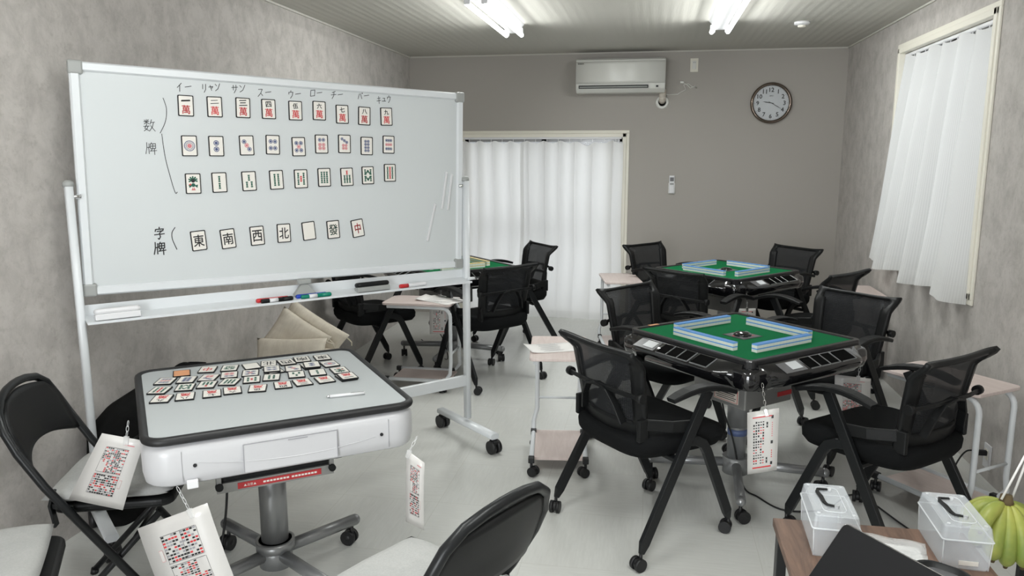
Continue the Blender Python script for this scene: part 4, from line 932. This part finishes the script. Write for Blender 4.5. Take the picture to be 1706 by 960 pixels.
sheet([(0.392, 3.02, 0.565), (0.507, 3.00, 0.598), (0.512, 3.00, 0.345), (0.405, 3.02, 0.31)], (0.452, 3.085, 0.665), 'laminated red and black score sheet on a chrome clip under the front green table', 1, 'chrome')
sheet([(0.845, 3.62, 0.572), (1.0, 3.62, 0.560), (1.005, 3.62, 0.37), (0.852, 3.62, 0.355)], (0.955, 3.63, 0.64), 'laminated score sheet hanging behind an armrest at the right of the front table', 0)
sheet([(-1.49, 5.06, 0.535), (-1.35, 5.06, 0.535), (-1.35, 5.06, 0.338), (-1.49, 5.06, 0.332)], (-1.415, 5.10, 0.645), 'laminated score sheet hanging under the yellow-tile table behind the side table', 1, 'chrome')
sheet([(0.574, 5.1, 0.578), (0.680, 5.1, 0.583), (0.685, 5.1, 0.38), (0.578, 5.1, 0.375)], (0.625, 5.15, 0.665), 'laminated score sheet hanging under the rear blue-tile table', 1, 'chrome')

# ------------------------------------------------------------------ side tables on wheels
def side_table():
    t = thing('side_table', '', 'side table'); Lx, Wy, H = 0.47, 0.29, 0.60
    MB().slab(rrect(Lx, Wy, 0.025, 4), H-0.016, H, bev=0.004).build('table_top', 'pink_wood', t)
    MB().box((0.01, 0, 0.075), (Lx-0.08, Wy-0.045, 0.014)).build('bottom_shelf', 'pink_wood', t)
    for s_ in (-1, 1):
        y = s_*(Wy/2-0.03); p = [(-Lx/2+0.03, y, H-0.028), (Lx/2-0.07, y, H-0.028)]
        for k in range(1, 6): a = R(90-18*k); p.append((Lx/2-0.07+0.06*cos(a), y, H-0.088+0.06*sin(a)))
        yb = s_*(Wy/2-0.012); p += [(Lx/2-0.01, y, 0.20), (Lx/2-0.012, yb, 0.13), (Lx/2-0.05, yb, 0.082), (-Lx/2+0.02, yb, 0.082)]
        fr = MB().tube(p, 0.0125, seg=10, up=(0, 1, 0)).build('frame_tube', 'white_metal', t)
        for x in (-Lx/2+0.02, Lx/2-0.06):
            caster_mb(x, yb, r=0.024, ang=R(180+60*s_), top=0.075).box((x, yb, 0.082), (0.034, 0.03, 0.03), bev=0.004).build('caster', 'rubber', fr)
    MB().cyl((Lx/2-0.01, -Wy/2+0.03, 0.26), (Lx/2-0.01, Wy/2-0.03, 0.26), 0.007).build('crossbar', 'white_metal', t)
    return t
ST = side_table(); G = 'pale pink side tables on wheels'
place(ST, False, (-1.50, 4.92, 0), 0, 'pale pink side table just left of the whiteboard right post, paper on its top', G)
place(ST, False, (-0.44, 3.80, 0), R(97), 'pale pink side table in the centre aisle with a sheet of paper on top', G)
place(ST, False, (1.305, 3.575, 0), R(-54), 'pale pink side table against the right wall beneath the window', G)
place(ST, False, (-0.23, 6.12, 0), R(100), 'pale pink side table in front of the back curtain, mostly hidden by chairs', G)
place(ST, True, (1.47, 5.83, 0), R(-90), 'pale pink side table by the right wall behind the rear chair, only its edge showing', G)
def paper(x, y, z, rz, w_, h_, label, lines=9, curl=0.02):
    b = MB(); b.grid(lambda u, v_: ((u-.5)*w_, (v_-.5)*h_, 0.001+curl*max(0, .3-u)**2*4), 8, 4); o = b.build('paper_sheet', 'plain_paper', loc=(x, y, z), rz=rz, solid=0.0006)
    tag(o, label, 'paper'); b = MB(); rnd = random.Random(3)
    for k in range(lines): quad(b, -0.02*w_+rnd.uniform(-.01, .01), h_*(.38-.76*k/max(1, lines-1)), 0.003, w_*.4, h_*.018, 0)
    b.build('print', 'grey_ink', o, norm=False)
paper(-0.475, 3.765, 0.601, R(24), 0.25, 0.18, 'sheet of paper lying askew on the centre aisle side table')
paper(-1.36, 4.93, 0.601, R(-32), 0.297, 0.21, 'sheet of paper lying askew on the side table left of the whiteboard post')
paper(-1.40, 4.95, 0.6035, R(-8), 0.25, 0.18, 'thin sheet lying on top of the askew paper near the whiteboard post', 6, 0.03)

# ------------------------------------------------------------------ folding chairs with cushions
def folding_chair():
    t = thing('folding_chair', '', 'folding chair')
    # tube frame: front leg, up the back and over the top
    p = []
    for s_ in (-1, 1):
        q = [(0.20, s_*0.215, 0.012), (-0.17, s_*0.212, 0.52), (-0.238, s_*0.212, 0.635), (-0.27, s_*0.205, 0.70), (-0.293, s_*0.18, 0.76), (-0.305, s_*0.13, 0.793), (-0.312, s_*0.07, 0.806), (-0.314, s_*0.02, 0.81)]
        p += q if s_ < 0 else q[::-1]
    MB().tube(p, 0.0135, seg=12, up=(0, 0, 1)).build('back_frame', 'black_metal', t)
    for s_ in (-1, 1):
        lg = MB().tube([(0.16, s_*0.185, 0.40), (-0.20, s_*0.19, 0.012)], 0.011, seg=10).build('leg', 'black_metal', t)
        MB().cyl((-0.20, s_*0.19, 0.0), (-0.195, s_*0.19, 0.02), 0.014).build('rubber_foot', 'rubber', lg)
        MB().bar([(-0.15, s_*0.20, 0.50), (-0.165, s_*0.196, 0.455), (-0.155, s_*0.194, 0.38)], 0.008, 0.03, up=(0, 1, 0)).bar([(-0.165, s_*0.195, 0.45), (-0.10, s_*0.195, 0.435)], 0.008, 0.02).build('hinge_bracket', 'black_metal', t)
        MB().cyl((0.20, s_*0.215, 0.0), (0.195, s_*0.215, 0.025), 0.0145).build('rubber_foot', 'rubber', t)
    MB().cyl((0.06, -0.19, 0.29), (0.06, 0.19, 0.29), 0.008).build('crossbar', 'black_metal', t)
    b = MB(); b.slab(rrect(0.38, 0.37, 0.05, 5), 0.412, 0.445, bev=0.012); b.build('seat', 'black', t, loc=(0.01, 0, 0))
    def P(u, v_):
        u = 2*u-1; hw = 0.198-0.055*max(0, (v_-.5)/.5)**2
        z = 0.575+0.215*v_ - 0.035*(1-u*u)*(v_ < .5)*(1-2*v_)*-1 - 0.02*u*u*(v_ > .5)*(2*v_-1)
        return (-0.212-0.42*(z-0.575)-0.040*(1-u*u)*(1-.7*v_), u*hw, z)
    MB().grid(P, 18, 10).build('backrest', 'black', t, solid=0.022)
    return t
FC = folding_chair(); G = 'black folding chairs round the white table'
FP = [((-1.78, 2.27), 20, 'black folding chair at the left of the white table, facing it'), ((-1.76, 1.63), 34, 'black folding chair cut by the lower left corner of the photo'), ((-0.575, 1.715), 153, 'black folding chair nearest the camera, its curved back at the bottom centre')]
for i, ((x, y), a, lb) in enumerate(FP): place(FC, i == 2, (x, y, 0), R(a), lb, G)
def cushion(x, y, z, a, label, w_=0.40, d_=0.40, th=0.05):
    b = MB(); nn = 20
    def prof(u, v_, top):
        X, Y = 2*u-1, 2*v_-1; e = (1-abs(X)**6)*(1-abs(Y)**6)
        h = th*0.5*(e**0.5 if e > 0 else 0)*(1+0.10*sin(7*X+3*Y+x)*sin(5*Y-2*X)) - 0.006*math.exp(-((X-.1)**2+(Y-.2)**2)*14)*(top > 0)
        return (X*w_/2*(1-.02*Y*Y), Y*d_/2*(1-.02*X*X), th*0.5 + (h if top > 0 else -h*0.98))
    b.grid(lambda u, v_: prof(u, v_, 1), nn, nn); b.grid(lambda u, v_: prof(u, v_, -1), nn, nn)
    bmesh.ops.remove_doubles(b.bm, verts=b.bm.verts, dist=0.0005)
    o = b.build('seat_cushion', 'cushion_grey', loc=(x, y, z), rz=a); tag(o, label, 'cushion', 'grey cushions on the folding chairs')
cushion(-1.775, 2.27, 0.446, R(20), 'grey square cushion on the folding chair left of the white table')
cushion(-1.785, 1.615, 0.446, R(34), 'grey square cushion on the lower left folding chair')
cushion(-0.565, 1.72, 0.446, R(153), 'pale grey cushion on the folding chair nearest the camera', 0.43, 0.43)

# ------------------------------------------------------------------ bag and beige cushions by the left wall
t = thing('black_bag', 'black soft bag slumped between the white table and the left wall', 'bag', (-2.215, 3.02, 0), R(88))
b = MB(); rings = []
for z, w_, d_, ox in ((0.0, 0.36, 0.15, -.12), (0.05, 0.42, 0.17, -.12), (0.30, 0.56, 0.17, -.08), (0.44, 0.72, 0.16, 0.0), (0.50, 0.66, 0.14, 0.09), (0.535, 0.44, 0.11, 0.2), (0.555, 0.2, 0.05, 0.24)):
    rings.append([(ox+w_/2*math.copysign(abs(cos(a))**.7, cos(a))*(1+.03*sin(5*a+9*z)), d_/2*math.copysign(abs(sin(a))**.7, sin(a))*(1+.06*sin(4*a+14*z)), z) for a in (2*pi*k/36 for k in range(36))])
b.loft(rings); b.build('bag_body', 'bag', t)
MB().tube([(0.12+0.2*k/10, -0.02, 0.535+0.035*sin(pi*k/10)) for k in range(11)], 0.012, seg=8).build('handle', 'bag', t)
MB().bar([(-0.3, -0.075, 0.36), (0, -0.088, 0.38), (0.25, -0.075, 0.37)], 0.004, 0.012).build('zip', 'black', t)
t = thing('metal_rack', 'low white metal rack carrying the beige cushions by the left wall', 'rack', (-1.97, 4.08, 0), R(10))
b = MB()
for sx in (-1, 1):
    for sy in (-1, 1): MB().cyl((sx*0.22, sy*0.15, 0), (sx*0.22, sy*0.15, 0.36), 0.009).build('leg', 'white_metal', t)
for k in range(7): b.cyl((-0.22, -0.15+0.05*k, 0.355), (0.22, -0.15+0.05*k, 0.355), 0.005, seg=8)
for sx in (-1, 1): b.cyl((sx*0.22, -0.15, 0.355), (sx*0.22, 0.15, 0.355), 0.006, seg=8)
b.build('wire_shelf', 'white_metal', t)
def pillow(mx, label, w_=0.34, d_=0.34, th=0.085):
    b = MB(); nn = 18
    def prof(u, v_, s_):
        X, Y = 2*u-1, 2*v_-1; e = max(0, (1-abs(X)**3.2)*(1-abs(Y)**3.2)); k = 1-.07*(1-(abs(X) > .9)*1)*0
        h = th*.62*e**.45*(1+.06*sin(19*X+2*Y)*(.3+abs(Y))+.05*sin(17*Y)*(abs(X) > .6)) - .016*math.exp(-((X-.25)**2+Y*Y)*40) - .016*math.exp(-((X+.3)**2+Y*Y)*40)
        return (X*w_/2*(1-.06*(1-Y*Y)), Y*d_/2*(1-.06*(1-X*X)), s_*h)
    b.grid(lambda u, v_: prof(u, v_, 1), nn, nn); b.grid(lambda u, v_: prof(u, v_, -1), nn, nn)
    bmesh.ops.remove_doubles(b.bm, verts=b.bm.verts, dist=0.0005)
    t = thing('beige_cushion', label, 'cushion', mx=mx, group='beige cushions on the rack')
    b.build('cushion_pad', 'beige', t)
    MB().tube([(w_/2-.015, d_/2-.02, 0), (w_/2+.03, d_/2-.03, -.02), (w_/2+.035, d_/2-.05, -.06)], .004, seg=6).build('tie', 'beige', t)
    return t
def PM(x, y, z, rz, rx, ry): return M.Translation((x, y, z)) @ M.Rotation(R(rz), 4, 'Z') @ M.Rotation(R(rx), 4, 'X') @ M.Rotation(R(ry), 4, 'Z')
pillow(PM(-1.97, 4.11, 0.40, 10, 0, 0), 'flat beige cushion at the bottom of the rack pile', .40, .28, .075)
pillow(PM(-1.985, 3.955, 0.425, 10, 62, 0), 'beige cushion at the front of the rack pile with a level top edge', .40, .24, .085)
pillow(PM(-2.01, 4.08, 0.50, 12, 74, -33), 'beige cushion leaning in the middle of the rack pile, corner pointing up', .33, .26, .08)
pillow(PM(-1.975, 4.19, 0.505, 12, 76, -33), 'beige cushion at the back right of the rack pile, sloping down to the right', .40, .26, .08)
# ------------------------------------------------------------------ brown desk, boxes, laptop, papers
DZ = 0.60; dx0, dx1, dy0, dy1 = 0.345, 0.815, 1.05, 2.036
t = thing('desk', 'brown wood topped desk with black legs in the lower right corner', 'desk', ((dx0+dx1)/2, (dy0+dy1)/2, 0))
MB().box((0, 0, DZ-0.011), (dx1-dx0, dy1-dy0, 0.022), bev=0.002).build('desk_top', 'brown_wood', t)
for sx in (-1, 1):
    for sy in (-1, 1): MB().box((sx*((dx1-dx0)/2-0.02), sy*((dy1-dy0)/2-0.03), (DZ-0.022)/2), (0.025, 0.04, DZ-0.022), bev=0.002).build('leg', 'black_metal', t)
MB().box((0, (dy1-dy0)/2-0.03, DZ-0.04), (dx1-dx0-0.06, 0.02, 0.034)).box((0, -(dy1-dy0)/2+0.03, DZ-0.04), (dx1-dx0-0.06, 0.02, 0.034)).build('apron', 'black_metal', t)
def clear_box(x, y, rz, label):
    t = thing('storage_box', label, 'clear box', (x, y, DZ), rz, 'clear plastic boxes with black handles'); w_, d_, h_ = 0.104, 0.196, 0.072
    b = MB(); o1 = lambda w2, d2, z: [(a, c, z) for a, c in rrect(w2, d2, 0.006, 3)]
    b.loft([o1(w_-.008, d_-.008, 0), o1(w_-.004, d_-.004, .004), o1(w_, d_, h_)], smooth=False, cap=False); b.poly(o1(w_-.008, d_-.008, 0.0005)); b.build('box_body', 'frosty', t, solid=0.0016)
    b = MB(); b.loft([o1(w_+.006, d_+.006, h_), o1(w_+.003, d_+.003, h_+.008), o1(w_-.004, d_-.006, h_+.032), o1(w_-.008, d_-.012, h_+.034)], smooth=False, cap=False); b.poly(o1(w_-.008, d_-.012, h_+.034)); b.build('lid', 'frosty', t, solid=0.0016)
    b = MB(); b.tube(o1(w_+.006, d_+.006, h_+.002), .0022, closed=True, seg=6); b.tube([(a, c, h_+.0352) for a, c in rrect(w_-.05, d_-.05, .016, 4)], .0012, closed=True, seg=6)
    for sx in (-1, 1):
        for sy in (-1, 1): b.cyl((sx*(w_/2-.012), sy*(d_/2-.016), h_+.034), (sx*(w_/2-.012), sy*(d_/2-.016), h_+.0358), .004, seg=10); b.cyl((sx*(w_/2-.003), sy*(d_/2-.003), .002), (sx*(w_/2), sy*(d_/2), h_), .0016, seg=6)
    b.build('lid_edge', 'frosty_edge', t)
    b = MB(); zt = h_+.036; b.bar([(.004, .052, zt+.003), (-.022, .050, zt+.003), (-.027, .03, zt+.004), (-.022, 0, zt+.004), (-.020, -.03, zt+.004), (-.014, -.042, zt+.003), (.012, -.050, zt+.003)], .009, .006, scl=[.6, .8, 1, 1.2, 1, .8, .6]); b.build('handle', 'black', t)
    for y in (.052, -.050): MB().cyl((.006, y, zt-.002), (.006, y, zt+.006), .005).build('handle_mount', 'frosty_edge', t)
    MB().box((0.005, -d_/2-.0005, .018), (.042, .0012, .011)).build('paper_label', 'card_face', t)
    MB().box((.008, .045, .026), (.05, .002, .045), rot=.3).build('inner_divider', 'frosty', t)
clear_box(0.463, 1.938, R(-2), 'clear plastic box with black handle at the left end of the brown desk')
clear_box(0.752, 1.935, R(-2), 'clear plastic box with black handle on the right of the brown desk, beside the bananas')
b = MB(); b.box((0, 0, 0.002), (0.15, 0.21, 0.003)); disc(b, -.02, .06, .0038, .011, 1, .0085); quad(b, .0, .06, .0038, .001, .05, 2)
for k in range(4): quad(b, .035, .075-.012*k, .0038, .05, .003, 2)
tag(b.build('printed_leaflet', ['plain_paper', 'green_ink', 'grey_ink'], loc=(0.585, 1.83, DZ), rz=R(-8)), 'white printed leaflet lying between the two clear boxes', 'leaflet')
b = MB(); b.grid(lambda u, v_: ((u-.5)*.17, (v_-.5)*.10, .007+.004*sin(13*u+4*v_)*sin(9*v_)), 14, 8); tag(b.build('plastic_sleeve', 'clear', loc=(0.60, 1.915, DZ), rz=R(-14), solid=.0006), 'crinkled clear plastic sleeve lying on the leaflet', 'plastic sleeve')
t = thing('black_tray', 'small black rimmed dish half hidden behind the black laptop', 'dish', (0.655, 1.745, DZ+0.004), R(-35))
MB().loft([[(x, y, 0) for x, y in rrect(.11, .15, .04, 6)], [(x, y, .018) for x, y in rrect(.125, .165, .045, 6)], [(x, y, .02) for x, y in rrect(.105, .145, .04, 6)], [(x, y, .008) for x, y in rrect(.095, .135, .035, 6)]]).build('dish_body', 'black', t)
MB().slab(rrect(.09, .13, .03, 5), .008, .010).build('dish_mat', 'panel_grey', t)
# laptop: lid leaning back with its rear to the room
t = thing('laptop', 'black laptop lid with a thin silver edge in the bottom right foreground', 'laptop', (0.46, 1.72, DZ), 0)

def panel_from(c0, c1, c2, th):
    c0, c1, c2 = V(c0), V(c1), V(c2); X = (c1-c0); Y = (c2-c0); w_, h_ = X.length, Y.length; X.normalize(); Z = X.cross(Y).normalized(); Y = Z.cross(X)
    return M(((X.x, Y.x, Z.x, c0.x), (X.y, Y.y, Z.y, c0.y), (X.z, Y.z, Z.z, c0.z), (0, 0, 0, 1))), w_, h_
cA, cB, cC = (0.447, 1.72, 0.748), (0.595, 1.50, 0.748), (0.352, 1.64, 0.612)
mx, w_, h_ = panel_from(cA, cB, cC, .006); li = M.Translation((0.46, 1.72, DZ)).inverted()
MB().slab(rrect(w_, h_, .012, 4, w_/2, h_/2), -.0035, .0035).build('lid', 'matt_black', t, mx=li @ mx)
b = MB(); b.tube([(x, y, 0) for x, y in rrect(w_, h_, .012, 4, w_/2, h_/2)], .0026, seg=6, closed=True); b.build('lid_edge', 'chrome', t, mx=li @ mx)
cb = V(cC); bx = V((0.148, -0.22, 0)).normalized(); by = V((-bx.y, bx.x, 0))
m2 = M(((bx.x, -by.x, 0, cb.x), (bx.y, -by.y, 0, cb.y), (0, 0, -1, DZ+.008), (0, 0, 0, 1)))
MB().slab(rrect(w_, .17, .012, 4, w_/2, .085), -.006, .006).build('keyboard_base', 'black', t, mx=li @ m2)

# ------------------------------------------------------------------ bananas on a stand
t = thing('banana_bunch', 'bunch of green yellow bananas hanging by white string at the right edge', 'bananas', (0.968, 2.17, 0.635))
def banana(a, out, ln, r, bend=0.9, lift=0.0):
    # hangs from the stem: leaves it at angle out from straight down, then curls back in
    b = MB(); n = 14; d = V((cos(a), sin(a), 0)); pts = [d*0.014+V((0, 0, -0.004+lift))]; sc = []
    for k in range(n):
        q = k/(n-1); th = out - bend*q
        if k: pts.append(pts[-1] + (d*sin(th)-V((0, 0, 1))*cos(th))*(ln/(n-1)))
        sc.append(.34+.3*q/.14 if q < .14 else (.64+.36*sin(min(1, (q-.14)/.3)*pi/2) if q < .86 else 1-.66*((q-.86)/.14)**1.5))
    b.sweep(pts, [(r*cos(2*pi*j/7)*(1+.04*(j % 2)), r*sin(2*pi*j/7)) for j in range(7)], 0, up=V((-d.y, d.x, 0)), smooth=True, scl=sc)
    o = b.build('banana', 'banana', t, sub=1); e = pts[-1]; e0 = pts[-2]
    MB().cyl(e-(e-e0)*.3, e+(e-e0).normalized()*.006, r*.3, r*.2, seg=7).build('tip', 'banana_tip', o)
for a_, ou, ln, r, be in ((-98, .62, .165, .0225, .75), (-128, .80, .155, .022, .8), (-62, .75, .165, .0225, .8), (-160, 1.05, .14, .021, .9), (-20, .9, .16, .022, .8), (178, 1.5, .12, .020, 1.2), (140, 1.35, .12, .020, 1.0), (-72, .22, .165, .022, .35), (25, 1.1, .14, .021, .8), (-145, 1.75, .115, .020, 1.5), (-150, .45, .15, .021, .5)): banana(R(a_), ou, ln, r*1.14, be)
MB().cyl((0, 0, -.02), (0, 0.006, .018), .022, .014, seg=10).build('stem', 'banana_tip', t)
tag(MB().tube([(0.95, 2.16, .645), (0.985, 2.175, .72), (1.022, 2.19, .80)], .0032, seg=6).tube([(0.985, 2.18, .645), (1.005, 2.185, .72), (1.024, 2.19, .80)], .0032, seg=6).build('hanging_string', 'string'), 'white string tying the bananas to the black stand', 'string')
t = thing('banana_stand', 'black stand with a cup shaped holder above the bananas', 'stand', (1.063, 2.215, 0))
MB().lathe([(.11, 0), (.11, .018), (.03, .03), (.014, .05)]).build('base', 'black', t)
MB().cyl((0, 0, .03), (0, 0, .86), .013).build('pole', 'black_metal', t)
MB().tube([(0, 0, .78), (-.015, -.01, .805), (-.034, -.02, .808), (-.04, -.025, .795)], .004, seg=6).build('hook', 'chrome', t)
MB().loft([[(.03*cos(a), .03*sin(a), .80) for a in [2*pi*k/20 for k in range(20)]], [(.045*cos(a), .045*sin(a), .92) for a in [2*pi*k/20 for k in range(20)]], [(.041*cos(a), .041*sin(a), .92) for a in [2*pi*k/20 for k in range(20)]], [(.028*cos(a), .028*sin(a), .83) for a in [2*pi*k/20 for k in range(20)]]]).build('cup', 'black_gloss', t)
MB().box((0.0, -.05, .40), (.10, .06, .16), bev=.02).build('counterweight', 'black', t)

# ------------------------------------------------------------------ cables and wall outlet
t = thing('power_outlet', 'white wall outlet low on the right wall with a black plug', 'outlet', (XR, 3.91, 0.12), 0)
MB().box((-0.004, 0, 0), (0.008, 0.075, 0.12), bev=0.003).build('plate', 'white', t); MB().box((-0.009, 0, 0.01), (0.004, 0.035, 0.05)).build('socket', 'cream', t)
def smooth_path(ps, n=8):
    q = []; ps = [V(p) for p in ps]
    for i in range(len(ps)-1):
        p0, p1, p2, p3 = (ps[max(0, min(len(ps)-1, j))] for j in (i-1, i, i+1, i+2))
        for k in range(n):
            s_ = k/n; q.append(0.5*((2*p1)+(p2-p0)*s_+(2*p0-5*p1+4*p2-p3)*s_*s_+(3*p1-p0-3*p2+p3)*s_**3))
    return q+[ps[-1]]
def cable(name, ps, label, r=0.004, plug=None):
    b = MB(); b.tube(smooth_path(ps), r, seg=7)
    if plug: b.box(plug, (0.045, 0.022, 0.026), bev=0.005)
    tag(b.build(name, 'rubber'), label, 'cable')
cable('power_cable', [(XR-0.03, 3.90, 0.14), (XR-0.10, 3.90, 0.145), (1.47, 3.83, 0.10), (1.42, 3.74, 0.04), (1.46, 3.62, 0.006), (1.40, 3.30, 0.006), (1.15, 3.22, 0.006), (0.98, 3.60, 0.006), (0.8, 3.42, 0.006), (0.62, 3.38, 0.006), (0.52, 3.50, 0.006), (0.46, 3.57, 0.03), (0.405, 3.575, 0.25), (0.36, 3.56, 0.38), (0.33, 3.55, 0.52)], 'black power cable from the right wall outlet to the front green table', plug=(XR-0.035, 3.90, 0.14))
cable('power_cable', [(-1.44, 2.36, 0.53), (-1.46, 2.36, 0.30), (-1.50, 2.33, 0.08), (-1.52, 2.22, 0.006), (-1.46, 2.14, 0.006), (-1.38, 2.16, 0.05), (-1.40, 2.22, 0.07), (-1.48, 2.22, 0.02), (-1.62, 2.3, 0.006), (-1.9, 2.6, 0.006)], 'black power cable looping on the floor under the white table', 0.0045)
cable('power_cable', [(-1.52, 5.50, 0.53), (-1.57, 5.45, 0.40), (-1.60, 5.42, 0.33), (-1.56, 5.40, 0.30), (-1.50, 5.42, 0.22), (-1.52, 5.6, 0.006), (-1.9, 6.2, 0.006)], 'thin black cable hanging under the yellow-tile table')
cable('power_cable', [(0.62, 5.62, 0.53), (0.70, 5.52, 0.42), (0.71, 5.5, 0.30), (0.66, 5.5, 0.15), (0.62, 5.6, 0.006), (1.2, 6.4, 0.006)], 'thin black cable hanging under the rear blue-tile table')
